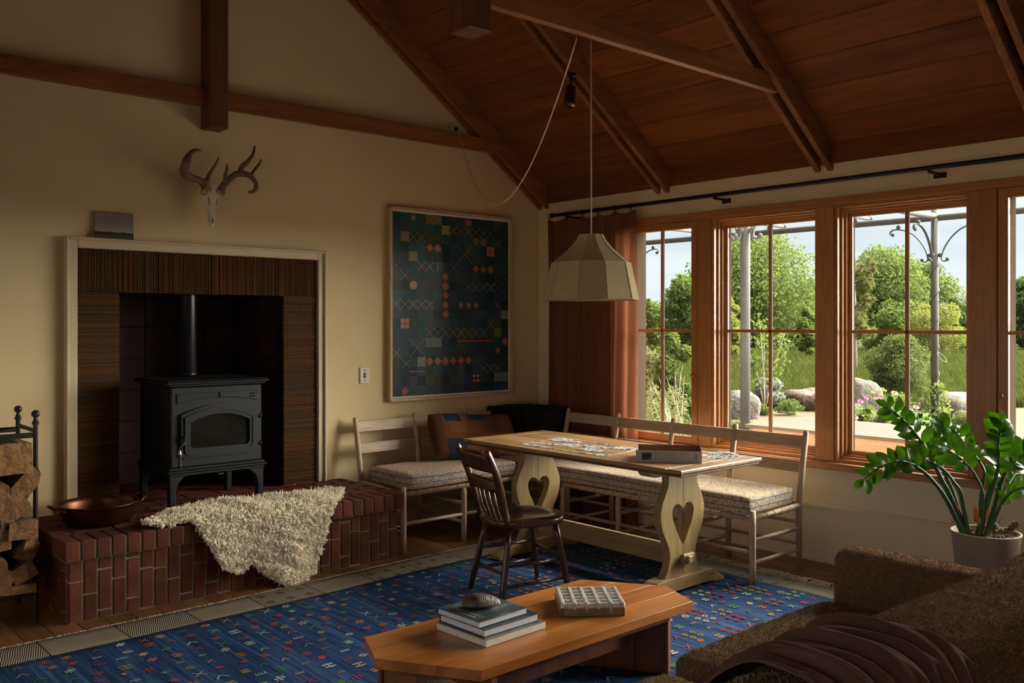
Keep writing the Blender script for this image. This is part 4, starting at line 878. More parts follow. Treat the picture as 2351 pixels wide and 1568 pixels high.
def rung(a, b, z):
    A_, B_ = [FT[k_][0]+(FT[k_][1]-FT[k_][0])*(z/.385) for k_ in (a, b)]; q = MB(); q.tube([W(*A_), W(*((A_+B_)/2)), W(*B_)], [.0075,.0105,.0075], 8); q.build('stretcher', M_chair, ch, smooth=True)
for a, b, z in (('bl','fl',.115), ('bl','fl',.225), ('br','fr',.085), ('br','fr',.185), ('bl','br',.145), ('fl','fr',.205)): rung(a, b, z)
for s_ in (-1, 1):
    P = smooth_path([(-.165, s_*.150, .405), (-.195, s_*.158, .52), (-.232, s_*.165, .65), (-.285, s_*.170, .765), (-.305, s_*.171, .792)], 4)
    q = MB(); q.tube([W(*p) for p in P], list(np.interp(np.linspace(0,1,len(P)), [0,.3,.85,1], [.013,.016,.015,.008])), 10, flat=1.35); q.build('back_post', M_chair, ch, smooth=True)
def curved(z0, z1, u0, u1, dip, nm_):
    q = MB()
    for d in (-.006, .006): pass
    def fn(a, b):
        v = (2*a-1)*.163; return W(u0+(u1-u0)*b-.016*(1-(2*a-1)**2), v, z0+(z1-z0)*b-dip*(1-b)*0+ (-.012 if (abs(2*a-1) > .78 and b > .5 and dip) else 0))
    q.grid(fn, 13, 5); o = q.build(nm_, M_chair, ch, smooth=True); sd = o.modifiers.new('thick', 'SOLIDIFY'); sd.thickness = .016; sd.offset = 0
curved(.678, .785, -.243, -.292, 1, 'crest_rail'); curved(.572, .640, -.212, -.230, 0, 'back_rail')
for v in (-.085, -.029, .029, .085):
    q = MB(); q.tube([W(-.168, v*.95, .408), W(-.195, v, .48), W(-.215-.008*(1-abs(v)/.1), v, .58)], [.006,.0095,.006], 8); q.build('spindle', M_chair, ch, smooth=True)

# ------------------------------------------------------------ pendant lamp with its swagged flex
LX, LY = 3.097, 2.935
pl = thing('pendant_lamp', 'faceted raw linen pendant shade hanging on a pale cord over the table', 'lamp', (LX, LY, 1.56))
q = MB(); prof = [(.222,1.563), (.2035,1.648), (.1845,1.731), (.135,1.768), (.095,1.805), (.068,1.838), (.056,1.862)]; q.lathe(prof, (LX, LY, 0), 10, ph=.478); q.f = [f for f in q.f if len(f) == 4]; q.m = q.m[:len(q.f)]
o = q.build('lamp_shade', M_shade, pl); sd = o.modifiers.new('thick', 'SOLIDIFY'); sd.thickness = .002
q = MB()
for j in range(10): a = 2*PI*j/10+.478; q.tube([(LX+r*1.002*math.cos(a), LY+r*1.002*math.sin(a), z) for r, z in prof], .0019, 5)
for r, z in (prof[0], prof[2], prof[-1]): q.tube([(LX+r*math.cos(2*PI*j/10+.478), LY+r*math.sin(2*PI*j/10+.478), z) for j in range(11)], .0022, 5)
q.build('shade_binding', M_shaderib, pl)
q = MB(); q.tube([(LX, LY, 1.80), (LX, LY, 2.764)], .0034, 8); q.build('hanging_cord', M_flex, pl, smooth=True)
q = MB(); q.lathe([(.0001,1.855),(.05,1.858),(.055,1.861)], (LX, LY, 0), 10); q.lathe([(.018,1.80),(.018,1.856)], (LX, LY, 0), 12); q.sphere((LX, LY, 1.755), .04, 14, 8); q.build('bulb_holder', M_white, pl, smooth=True)
Aa, Bb = Vector((4.262, 5.405, 2.913)), Vector((2.997, 2.925, 2.766)); pts = [Aa+Vector((0,.02,.004)), Aa]
for i in range(1, 40):
    t = i/40; pts.append(Aa.lerp(Bb, t)-Vector((0,0,.655*4*t*(1-t)*(1+.28*(.5-t)))))
q = MB(); q.tube(pts+[Bb], .0034, 8); q.build('swag_cord', M_flex, pl, smooth=True)
q = MB(); q.tube([(LX, LY, 2.767), (LX, LY, 2.758), (LX+.008, LY, 2.752)], .003, 6); q.tube([(2.997, 2.925, 2.767), (2.997, 2.925, 2.757), (3.006, 2.925, 2.751)], .003, 6); q.build('cord_hook', M_black, pl)
q = MB(); q.lathe([(.013,0),(.015,.006),(.010,.022),(.005,.032)], (4.262, YA-.008, 2.918), 12, rot=Matrix.Rotation(PI/2, 3, 'X')); q.build('plug', M_black, pl, smooth=True)

# ------------------------------------------------------------ curtain, rod, spotlight
cr_ = thing('curtain_rod', 'long black iron curtain rod above the windows', 'curtain rod', (5.0, 3.0, 2.29))
q = MB(); q.tube([(4.995, 5.14, 2.297), (4.995, .9, 2.297)], .0135, 12); q.build('rod', M_black, cr_, smooth=True)
q = MB(); q.sphere((4.995, 5.155, 2.297), .021, 14, 8); q.build('finial', M_black, cr_, smooth=True)
for y in (5.00, 3.62, 2.215):
    m = MB(); m.box(XB-.008, XB, y-.035, y+.035, 2.255, 2.285, .002); m.box(4.99, XB-.006, y-.008, y+.008, 2.268, 2.283, .002); m.box(4.981, 5.009, y-.008, y+.008, 2.276, 2.288, .002); m.build('bracket', M_black, cr_)
cu = thing('curtain', 'rust brown linen curtain gathered at the corner of the window wall', 'curtain', (5.0, 4.75, .02))
CYa, CYb = 4.305, 5.195
def curt(u, v):
    y = CYb+(CYa-CYb)*u; z = 2.262+(.015-2.262)*v; top = max(0, 1-v*9)
    ph_ = u*2*PI*6.2+.4*math.sin(v*3+u*5); amp = .027*(.45+.55*min(1, v*5))
    x = 4.997+amp*math.sin(ph_)+.009*math.sin(2.3*ph_+v*2)
    y += .017*math.cos(ph_)*(.5+v*.5)-.02*v*(u-.5)
    z += top*(.018*(abs(math.cos(u*PI*5))**6)-.012)
    return (x, y, z)
q = MB(); q.grid(curt, 150, 60); o = q.build('panel', M_curtain, cu, smooth=True)
def band(u, v): p_ = curt(u, v*.052); return (p_[0]-.002, p_[1], p_[2])
q = MB(); q.grid(band, 150, 5); q.build('header_band', M_curtain, cu, smooth=True)
for k_ in range(6):
    u = .02+k_*.192 if k_ < 5 else .955; p_ = curt(u, 0); y = p_[1]
    q = MB(); q.tube([(4.995+.019*math.cos(a*PI/8), y, 2.293+.019*math.sin(a*PI/8)) for a in range(17)], .0028, 6); q.tube([(4.995, y, 2.275), (4.992, y-.006, 2.262), (4.99, y-.012, 2.252), (4.99, y-.004, 2.246)], .0024, 6); q.build('ring', M_black, cu, smooth=True)
sl_ = thing('spotlight', 'small bronze cylinder spotlight fixed to the bare rafters', 'spotlight', (4.08, 4.03, 2.9))
q = MB(); dirv = Vector((-.30, -.18, -1)).normalized(); c0 = Vector((4.125, 4.085, 2.955)); q.tube([c0, c0+dirv*.012, c0+dirv*.14, c0+dirv*.145], [.022,.034,.036,.034], 18); q.build('body', M_bronze, sl_, smooth=True)
q = MB(); q.tube([c0+Vector((.02,.015,.09)), c0+Vector((.0,.0,.05)), c0+dirv*.05], .008, 8); q.lathe([(.03,0),(.03,.02)], (4.15, 4.10, 3.02), 14); q.build('mount', M_black, sl_, smooth=True)
# ------------------------------------------------------------ coffee table
CT = .34; hexa = [(1.877,2.263), (2.98,2.267), (3.070,2.472), (2.873,2.781), (1.767,2.777), (1.681,2.580)]
ct = thing('coffee_table', 'low honey coloured wooden coffee table with angled ends on the blue rug', 'coffee table', (2.375, 2.522, 0))
def clip(poly, y0, y1):
    def cut(P, f):
        out = []
        for a, b in zip(P, P[1:]+P[:1]):
            fa, fb = f(a), f(b)
            if fa >= 0: out.append(a)
            if fa*fb < 0: t = fa/(fa-fb); out.append((a[0]+(b[0]-a[0])*t, a[1]+(b[1]-a[1])*t))
        return out
    return cut(cut(poly, lambda p: p[1]-y0), lambda p: y1-p[1])
ys = [2.26, 2.395, 2.525, 2.655, 2.79]
for a, b in zip(ys[:-1], ys[1:]): MB().prism(clip(hexa, a, b-.0002), CT-.036, CT, 'z').build('top_board', M_coffee, ct, bevel=.0012)
ins = [(2.375+(x-2.375)*.87, 2.522+(y-2.522)*.80) for x, y in hexa]
m = MB(); 
for a, b in zip(ins, ins[1:]+ins[:1]):
    d = (Vector(b)-Vector(a)); L_ = d.length; an = math.atan2(d.y, d.x); m.box(0, L_, 0, .022, CT-.075, CT-.0365, .002, M=Matrix.Translation((a[0], a[1], 0)) @ Matrix.Rotation(an, 4, 'Z'))
m.build('apron', M_coffeeleg, ct)
for (x, y, an) in ((2.895, 2.575, math.radians(120)), (1.855, 2.469, math.radians(120))):
    Mx = Matrix.Translation((x, y, .009)) @ Matrix.Rotation(an, 4, 'Z')
    for k_ in range(3): MB().box(-.19+k_*.127, -.19+(k_+1)*.127-.001, -.018, .018, 0, CT-.045, .002, M=Mx).build('leg_board', M_coffeeleg, ct)
    MB().box(-.205, -.19, -.03, .03, 0, CT-.045, .003, M=Mx).build('leg_stile', M_coffeeleg, ct); MB().box(.19, .205, -.03, .03, 0, CT-.045, .003, M=Mx).build('leg_stile', M_coffeeleg, ct)
MB().box(1.87, 2.88, 2.51, 2.535, .12, .19, .003).build('stretcher', M_coffeeleg, ct)

# books, shell, ceramic block
def book(nm_, label, x0, y0, sx, sy, z0, h_, rz, cover, pages, hard=True):
    Mx = Matrix.Translation((x0, y0, z0)) @ Matrix.Rotation(rz, 4, 'Z'); t = thing(nm_, label, 'book', (x0, y0, z0), rz, 'books on the coffee table'); e = .004 if hard else 0; c = .0026 if hard else .0012
    MB().box(e, sx-e, e, sy-.001, c, h_-c, M=Mx).build('pages', pages, t); m = MB(); m.box(0, sx, 0, sy, 0, c, .0006, M=Mx); m.box(0, sx, 0, sy, h_-c, h_, .0006, M=Mx); m.box(0, sx, sy-.003, sy, 0, h_, .0006, M=Mx); m.build('cover', cover, t); return t, Mx
def covermat(nm_, els, s3):
    mm, n, l, p = node_mat(nm_); t = n.new('ShaderNodeTexCoord'); mp = n.new('ShaderNodeMapping'); mp.inputs['Scale'].default_value = s3; z = n.new('ShaderNodeTexNoise'); z.inputs['Scale'].default_value = 1; z.inputs['Detail'].default_value = 5
    l.new(t.outputs['Object'], mp.inputs[0]); l.new(mp.outputs[0], z.inputs['Vector']); r = ramp(n, els); l.new(z.outputs[0], r.inputs[0]); l.new(r.outputs[0], p.inputs['Base Color']); p.inputs['Roughness'].default_value = .35; return mm
M_pg1 = plain('cool_pages', (.62,.60,.62), .8, var=.06, vs=90); M_pg2 = plain('warm_pages', (.66,.60,.48), .8, var=.06, vs=90)
cv1 = covermat('misty_cover', [(.35, (.035,.055,.065)), (.55, (.07,.10,.11)), (.72, (.32,.34,.33))], (9, 16, 9)); cv2 = plain('navy_cover', (.02,.035,.06), .4); cv3 = covermat('photo_cover', [(.3, (.03,.03,.03)), (.5, (.25,.22,.18)), (.7, (.10,.09,.10))], (40, 60, 9))
b0z = CT+.0005
book('book', 'pale thick paperback at the bottom of the book pile', 2.020, 2.408, .293, .268, b0z, .0245, math.radians(2.5), cv3, M_pg2, False)
book('book', 'navy hardback book in the middle of the pile', 2.032, 2.432, .268, .246, b0z+.025, .027, math.radians(2), cv2, M_pg1)
tb_, Mx = book('book', 'misty grey hardback with gold lettering on top of the book pile', 2.026, 2.452, .240, .228, b0z+.0525, .0235, math.radians(3), cv1, M_pg1)
M_gold = plain('gold_print', (.50,.36,.12), .4, .3)
Mtx = Mx @ Matrix.Translation((.045, .215, .0237)) @ Matrix.Rotation(-PI/2, 4, 'Z'); text('CASPAR DAVID FRIEDRICH', .0165, Mtx, M_gold, tb_, 'title_lettering', .0001, .93)
Mtx = Mx @ Matrix.Translation((.024, .125, .0237)) @ Matrix.Rotation(-PI/2, 4, 'Z'); text('ART FOR A NEW AGE', .008, Mtx, M_white, tb_, 'subtitle_lettering', .0001)
# shell
ms_, n, l, p = node_mat('banded_shell'); t = n.new('ShaderNodeTexCoord'); wv = n.new('ShaderNodeTexWave'); wv.inputs['Scale'].default_value = 55; wv.inputs['Distortion'].default_value = 7; wv.inputs['Detail'].default_value = 3; mp = n.new('ShaderNodeMapping'); mp.inputs['Rotation'].default_value = (0, 0, .5); l.new(t.outputs['Object'], mp.inputs[0]); l.new(mp.outputs[0], wv.inputs['Vector'])
r = ramp(n, [(.15, (.03,.014,.005)), (.6, (.085,.044,.016)), (.95, (.17,.105,.05))]); l.new(wv.outputs[0], r.inputs[0]); l.new(r.outputs[0], p.inputs['Base Color']); p.inputs['Roughness'].default_value = .42; p.inputs['Coat Weight'].default_value = .12; p.inputs['Coat Roughness'].default_value = .2
bb = n.new('ShaderNodeBump'); bb.inputs['Strength'].default_value = .5; bb.inputs['Distance'].default_value = .003; l.new(wv.outputs[0], bb.inputs['Height']); l.new(bb.outputs[0], p.inputs['Normal'])
sh = thing('mussel_shell', 'glossy brown banded mussel shell lying on the book pile', 'shell', (2.137, 2.575, b0z+.0765), math.radians(-36)); S_ = WM[sh.name]
def shellfn(top):
    def fn(u, v):
        a = 2*PI*u; rr = v; L_ = .072*(1 if math.cos(a) > 0 else 1.0); x = rr*L_*math.cos(a); y = rr*(.040-.010*math.cos(a))*math.sin(a)
        z = (.036 if top else .013)*math.sqrt(max(0, 1-rr**2.2))*(1-.25*math.cos(a)*rr); return tuple(S_ @ Vector((x+.008*(1-rr), y, .0135+(z if top else -z))))
    return fn
q = MB(); q.grid(shellfn(True), 33, 14); q.build('upper_valve', ms_, sh, smooth=True); q = MB(); q.grid(shellfn(False), 33, 10); q.build('lower_valve', ms_, sh, smooth=True)
# ceramic block with wells
M_gl = plain('white_glaze', (.66,.62,.57), .22, var=.25, vs=45, bump=.5, bs=110, coat=.4); M_cl = plain('raw_clay', (.27,.19,.10), .8, var=.12, vs=30, bump=.2)
kb = thing('ceramic_block', 'glazed ceramic block with a grid of square wells on the coffee table', 'ceramic block', (2.61, 2.485, CT), math.atan2(-.155, .193)); K_ = WM[kb.name]; LX_, LY_, KH = .247, .224, .052
m = MB(); m.box(-LX_/2+.002, LX_/2-.002, -LY_/2+.002, LY_/2-.002, .0005, .012, M=K_)
for a, b, c, d in ((-LX_/2, LX_/2, -LY_/2, -LY_/2+.015), (-LX_/2, LX_/2, LY_/2-.015, LY_/2), (-LX_/2, -LX_/2+.015, -LY_/2, LY_/2), (LX_/2-.015, LX_/2, -LY_/2, LY_/2)): m.box(a, b, c, d, .0005, .031, .003, M=K_)
m.build('clay_body', M_cl, kb)
m = MB(); wl = .017; nxw, nyw = 5, 5; cx_, cy_ = (LX_-wl*(nxw+1))/nxw, (LY_-wl*(nyw+1))/nyw; xs_ = [-LX_/2+i*(cx_+wl) for i in range(nxw+1)]; ys_ = [-LY_/2+i*(cy_+wl) for i in range(nyw+1)]
for k_, x in enumerate(xs_): m.box(x, x+wl, -LY_/2, LY_/2, .030 if k_ in (0, nxw) else .010, KH, .004, M=K_)
for kk, y in enumerate(ys_):
    for i in range(nxw): m.box(xs_[i]+wl-.003, xs_[i+1]+.003, y, y+wl, .030 if kk in (0, nyw) else .010, KH-.001-random.random()*.002, .004, M=K_)
m.build('glazed_grid', M_gl, kb)

# ------------------------------------------------------------ rug
rug = thing('rug', 'blue flat woven rug with small coloured motifs and striped borders', 'rug', (2.2, 3.0, 0)); RZ = .008
def ry(x): return .028*(x-2.2)+.012*math.sin(x*2.3)
RX0, RX1, RY0, RY1 = -.30, 4.44, 1.15, 4.335
mr, n, l, p = node_mat('blue_abrash_weave'); t = n.new('ShaderNodeTexCoord'); outs = []
for s3, d in (((60, 1.3, 1), 3), ((7, .9, 1), 3), ((420, 9, 1), 1)):
    mp = n.new('ShaderNodeMapping'); mp.inputs['Scale'].default_value = s3; z = n.new('ShaderNodeTexNoise'); z.inputs['Scale'].default_value = 1; z.inputs['Detail'].default_value = d; l.new(t.outputs['Object'], mp.inputs[0]); l.new(mp.outputs[0], z.inputs['Vector']); outs.append(z.outputs[0])
sm = math_node(n, l, 'ADD', math_node(n, l, 'MULTIPLY', outs[0], .42), math_node(n, l, 'ADD', math_node(n, l, 'MULTIPLY', outs[1], .33), math_node(n, l, 'MULTIPLY', outs[2], .25)))
r = ramp(n, [(.38, (.006,.019,.066)), (.5, (.014,.046,.135)), (.63, (.06,.13,.27))]); l.new(sm, r.inputs[0]); l.new(r.outputs[0], p.inputs['Base Color']); p.inputs['Roughness'].default_value = .9; p.inputs['Specular IOR Level'].default_value = .15
bb = n.new('ShaderNodeBump'); bb.inputs['Strength'].default_value = .35; bb.inputs['Distance'].default_value = .003; l.new(outs[2], bb.inputs['Height']); l.new(bb.outputs[0], p.inputs['Normal']); M_rug = mr
def sheet(x0, x1, y0, y1, nx, ny_, f0, f1):
    q = MB(); V = []
    for j in range(ny_+1):
        for i in range(nx+1):
            x = x0+(x1-x0)*i/nx; a, b = y0+(ry(x) if f0 else 0), y1+(ry(x) if f1 else 0); V.append((x, a+(b-a)*j/ny_, RZ+.0015*math.sin(x*5+j)*math.sin(j*.9)))
    q.add(V, [(j*(nx+1)+i, j*(nx+1)+i+1, (j+1)*(nx+1)+i+1, (j+1)*(nx+1)+i) for j in range(ny_) for i in range(nx)]); b = len(V)
    edge = [i for i in range(nx+1)]+[j*(nx+1)+nx for j in range(1, ny_+1)]+[ny_*(nx+1)+i for i in range(nx-1, -1, -1)]+[j*(nx+1) for j in range(ny_-1, 0, -1)]
    q.v += [(q.v[i][0], q.v[i][1], .0005) for i in edge]; k_ = len(edge)
    for i in range(k_): q.f.append((edge[i], b+i, b+(i+1) % k_, edge[(i+1) % k_])); q.m.append(0)
    return q
sheet(RX0, RX1, RY0, RY1, 60, 36, False, True).build('field', M_rug, rug, smooth=True)
def bordermat(nm_, au, av, cols, dens=155):
    mm, n, l, p = node_mat(nm_); t = n.new('ShaderNodeTexCoord'); s_ = n.new('ShaderNodeSeparateXYZ'); l.new(t.outputs['Object'], s_.inputs[0]); u, v = s_.outputs[au], s_.outputs[av]
    pan = math_node(n, l, 'FLOOR', math_node(n, l, 'DIVIDE', u, .34)); sgn = math_node(n, l, 'SUBTRACT', math_node(n, l, 'MULTIPLY', math_node(n, l, 'MODULO', math_node(n, l, 'ADD', pan, 40), 2), 1.0), .5)
    zz = n.new('ShaderNodeTexNoise'); zz.inputs['Scale'].default_value = 14; l.new(t.outputs['Object'], zz.inputs['Vector'])
    ph_ = math_node(n, l, 'ADD', math_node(n, l, 'ADD', u, math_node(n, l, 'MULTIPLY', v, math_node(n, l, 'ADD', math_node(n, l, 'MULTIPLY', sgn, .9), .15))), math_node(n, l, 'MULTIPLY', zz.outputs[0], .012))
    stp = math_node(n, l, 'FRACT', math_node(n, l, 'MULTIPLY', ph_, dens)); wn = n.new('ShaderNodeTexWhiteNoise'); wn.noise_dimensions = '1D'; l.new(pan, wn.inputs['W'])
    # small diamonds inside the panels
    fu = math_node(n, l, 'ABSOLUTE', math_node(n, l, 'SUBTRACT', math_node(n, l, 'FRACT', math_node(n, l, 'MULTIPLY', u, 8.8)), .5)); fv = math_node(n, l, 'ABSOLUTE', math_node(n, l, 'SUBTRACT', math_node(n, l, 'FRACT', math_node(n, l, 'MULTIPLY', v, 8.8)), .5))
    dm = math_node(n, l, 'MULTIPLY', math_node(n, l, 'LESS_THAN', math_node(n, l, 'ADD', fu, fv), .27), math_node(n, l, 'GREATER_THAN', wn.outputs[0], .5))
    th = math_node(n, l, 'ADD', .5, math_node(n, l, 'MULTIPLY', dm, .28)); on_ = math_node(n, l, 'LESS_THAN', stp, th)
    ed = math_node(n, l, 'LESS_THAN', math_node(n, l, 'FRACT', math_node(n, l, 'DIVIDE', u, .34)), .018); on2 = math_node(n, l, 'MAXIMUM', on_, ed)
    mx = n.new('ShaderNodeMix'); mx.data_type = 'RGBA'; l.new(on2, mx.inputs[0]); mx.inputs[6].default_value = rgb(cols[0]); mx.inputs[7].default_value = rgb(cols[1]); l.new(mx.outputs[2], p.inputs['Base Color']); p.inputs['Roughness'].default_value = .95; p.inputs['Specular IOR Level'].default_value = .1
    return mm
sheet(RX0, RX1+.19, RY1+.001, 4.575, 60, 4, True, True).build('border', bordermat('black_beige_border', 0, 1, ((.40,.335,.235), (.016,.016,.022)), 104), rug, smooth=True)
sheet(RX1+.001, RX1+.19, RY0, RY1+.02, 4, 36, False, True).build('border', bordermat('pale_border', 1, 0, ((.52,.47,.35), (.07,.10,.12)), 104), rug, smooth=True)
# woven motifs
mcols = [(.30,.08,.015), (.34,.035,.022), (.26,.016,.04), (.46,.42,.35), (.28,.18,.022), (.035,.18,.04), (.26,.38,.22), (.38,.15,.09), (.42,.31,.21), (.30,.035,.07)]
mm_ = [plain('motif_yarn', c, .9, var=.12, vs=200) for c in mcols]; q = MB(); ZM = RZ+.0035
def bar(x, y, x2, y2, w_, mi):
    d = Vector((x2-x, y2-y)); d.normalize(); nx_, ny2 = -d.y*w_, d.x*w_; q.add([(x-nx_, y-ny2, ZM), (x2-nx_, y2-ny2, ZM), (x2+nx_, y2+ny2, ZM), (x+nx_, y+ny2, ZM)], [(0,1,2,3)], mi)
def motif(x, y, kind, mi, s_):
    k_ = s_; w_ = .0028
    if kind == 0: bar(x-k_, y-k_, x+k_, y+k_, w_, mi); bar(x-k_, y+k_, x+k_, y-k_, w_, mi)
    elif kind == 1:
        for a, b in ((-1,-1),(1,-1),(1,1),(-1,1)): bar(x+a*k_*.55-k_*.4, y+b*k_*.55, x+a*k_*.55+k_*.4, y+b*k_*.55, .006, mi)
        bar(x, y-k_, x, y+k_, .003, mi)
    elif kind == 2:
        P = [(x-k_, y), (x, y-k_*.75), (x+k_, y), (x, y+k_*.75)]
        for a, b in zip(P, P[1:]+P[:1]): bar(*a, *b, w_, mi)
        bar(x-.007, y, x+.007, y, .006, (mi+1) % len(mcols))
    elif kind == 3:
        bar(x-k_, y, x+k_, y, w_, mi)
        for a in (-.8, -.3, .2, .7): bar(x+a*k_, y, x+a*k_+k_*.15, y+k_*.8, .0022, mi)
    elif kind == 4: bar(x-k_, y-k_*.6, x, y+k_*.7, .0035, mi); bar(x, y+k_*.7, x+k_, y-k_*.4, .0035, mi)
    else:
        for a, b in ((-.7,0),(0,-.7),(.7,0),(0,.7),(0,0)): bar(x+a*k_-.007, y+b*k_, x+a*k_+.007, y+b*k_, .0065, mi)
        bar(x-k_, y-k_, x-k_*.5, y-k_*.5, w_, mi); bar(x+k_, y+k_, x+k_*.5, y+k_*.5, w_, mi)
rgm = random.Random(3); yy = 1.75
while yy < 4.28:
    xx = .55+rgm.random()*.1
    while xx < 4.40:
        x, y = xx+rgm.uniform(-.016,.016), yy+ry(xx)+rgm.uniform(-.014,.014); s_ = rgm.uniform(.017, .027); mi = rgm.randrange(len(mcols)); kd = rgm.choice((0,0,1,1,2,3,4,5,5))
        if xx > 3.3 and rgm.random() < .3:
            for a in (-.028, .028):
                for b in (-.024, .024): motif(x+a, y+b, 5, mi, .013)
            xx += .135
        else: motif(x, y, kd, mi, s_); xx += rgm.uniform(.088, .118)
    yy += .093
stuff(q.build('motifs', mm_, rug))
M_fr = plain('cream_fringe', (.66,.58,.42), .95, var=.1); q = MB(); y = 1.9
while y < 4.5:
    L_ = random.uniform(.07, .115); a = random.uniform(-.45, .45); x0 = RX1+.188; b = random.uniform(-.4,.4); z1 = random.uniform(.004,.016)
    q.tube([(x0, y, .007), (x0+L_*.4, y+a*.03, .009+z1*.7), (x0+L_*.8, y+a*.05+b*.01, .004+z1*.4), (x0+L_, y+a*.06+b*.03, .004)], [.0035,.003,.0035,.002], 5); y += random.uniform(.007, .014)
stuff(q.build('fringe', M_fr, rug)); q = MB(); x = .8
while x < 4.55:
    L_ = random.uniform(.006, .02); y0 = 4.573+ry(x); q.tube([(x, y0, .006), (x+random.uniform(-.01,.01), y0+L_*.6, .010), (x+random.uniform(-.014,.014), y0+L_, .005)], .002, 4); x += random.uniform(.003, .012)
stuff(q.build('frayed_edge', M_fr, rug))

# ------------------------------------------------------------ sheepskin
sk_out = [(1.705,4.775),(1.76,4.86),(1.86,4.95),(1.96,5.03),(2.07,5.07),(2.2,5.08),(2.35,5.07),(2.52,5.07),(2.68,5.04),(2.80,5.03),(2.90,5.01),(2.965,4.93),(2.93,4.84),(2.85,4.77),(2.785,4.70)]
hang = [(2.735,.37),(2.70,.26),(2.665,.15),(2.63,.06),(2.585,.025),(2.52,.02),(2.45,.02),(2.39,.055),(2.345,.10),(2.29,.135),(2.25,.175),(2.20,.145),(2.14,.155),(2.08,.20),(2.035,.27),(2.0,.33),(1.975,.385)]
S0 = 4.695; out2 = [(x, y-S0) for x, y in sk_out]+[(x, z-.415) for x, z in hang]+[(1.93,.025),(1.86,.03),(1.79,.025),(1.73,.04)]
from mathutils import geometry
def inside(x, y, P):
    c = False; j = len(P)-1
    for i in range(len(P)):
        if (P[i][1] > y) != (P[j][1] > y) and x < (P[j][0]-P[i][0])*(y-P[i][1])/(P[j][1]-P[i][1])+P[i][0]: c = not c
        j = i
    return c
def skin3(x, s_):
    r = .035
    puff = .015*math.sin(x*19+s_*9)+.011*math.sin(s_*27+x*8)
    if s_ > r: return Vector((x, S0+s_, .412+max(0,puff)*.6)), Vector((0,0,1))
    if s_ < -r*.57: 
        d = -s_-r*.57; k_ = min(1, d*3); return Vector((x, S0-.012-abs(puff)*k_-.018*k_*(1+math.sin(x*16)), .412-r-d)), Vector((.1*math.cos(x*16), -1, .1)).normalized()
    a = (r-s_)/(r*1.57)*PI/2; return Vector((x, S0+r-(r+.012)*math.sin(a), .412-r+r*math.cos(a))), Vector((0, -math.sin(a), math.cos(a)))
q = MB(); st_ = .014; idx = {}; V = []
xs_ = np.arange(1.69, 2.99, st_); ss_ = np.arange(-.42, .40, st_)
def vid(i, j):
    if (i, j) not in idx: idx[i, j] = len(V); V.append(skin3(xs_[i], ss_[j])[0])
    return idx[i, j]
fs = []
for i in range(len(xs_)-1):
    for j in range(len(ss_)-1):
        if inside(xs_[i]+st_/2, ss_[j]+st_/2, out2): fs.append((vid(i,j), vid(i+1,j), vid(i+1,j+1), vid(i,j+1)))
q.add(V, fs); sheep = q.build('sheepskin', M_hide, smooth=True); tag(sheep, 'cream sheepskin hanging over the front of the brick hearth', 'sheepskin')
N_ = 62000; xr = RNG.uniform(1.69, 2.98, N_*2); sr = RNG.uniform(-.41, .39, N_*2); P, Nn = [], []
for a, b in zip(xr, sr):
    if inside(a, b, out2):
        p_, n2 = skin3(a, b); P.append(p_); Nn.append(n2)
P = np.array(P); Nn = np.array(Nn); cl = np.stack([np.sin(P[:,0]*95+3*np.sin(P[:,2]*40)), np.zeros(len(P)), np.sin(P[:,2]*88+P[:,0]*31)+np.sin(P[:,1]*90)], 1)*.38
down = np.where(Nn[:,1:2] < -.5, np.array([[0,-.1,-.75]]), np.array([[0,-.35,0]]))
k_ = RNG.random(len(P)) < .42; Vl, Tl = locks(P[k_], Nn[k_], .030, .0050, (cl+down)[k_]); k2 = RNG.random(len(P)) < .45
Vw, Tw = blades(P[k2], Nn[k2], np.full(int(k2.sum()), .030)*(.7+.6*RNG.random(int(k2.sum()))), .0010, (cl+down)[k2], .6); stuff(trimesh('fleece', Vl, Tl, M_wool, sheep, smooth=True))
stuff(trimesh('wool', Vw, Tw, M_wool, sheep, smooth=True))

# ------------------------------------------------------------ log rack and logs
rk = thing('log_rack', 'black iron log rack with ball finials beside the hearth', 'log rack', (.95, 5.08, 0))
for x in (.66, 1.242):
    for y in (4.93, 5.26):
        q = MB(); q.tube([(x, y, 0), (x, y, .965)], .0115, 4); q.lathe([(.016,.955),(.017,.965),(.010,.98),(.008,.99)], (x, y, 0), 12); q.sphere((x, y, 1.008), .0195, 14, 8); q.build('post', M_black, rk)
for z in (.905, .13):
    for y in (4.93, 5.26): MB().box(.66, 1.242, y-.006, y+.006, z-.013, z+.013, .002).build('bar', M_black, rk)
    for x in (.66, 1.242): MB().box(x-.006, x+.006, 4.93, 5.26, z-.010 + .02, z+.010+.02, .002).build('bar', M_black, rk)
for x in (.78, .90, 1.02, 1.14): MB().box(x-.006, x+.006, 4.93, 5.26, .125, .137).build('floor_bar', M_black, rk)
M_logend = plain('split_log', (.20,.098,.036), .9, var=.45, vs=24, bump=.8, bs=60, objr=.25); M_bark = plain('log_bark', (.10,.058,.03), .95, var=.5, vs=24, bump=1.0, bs=30)
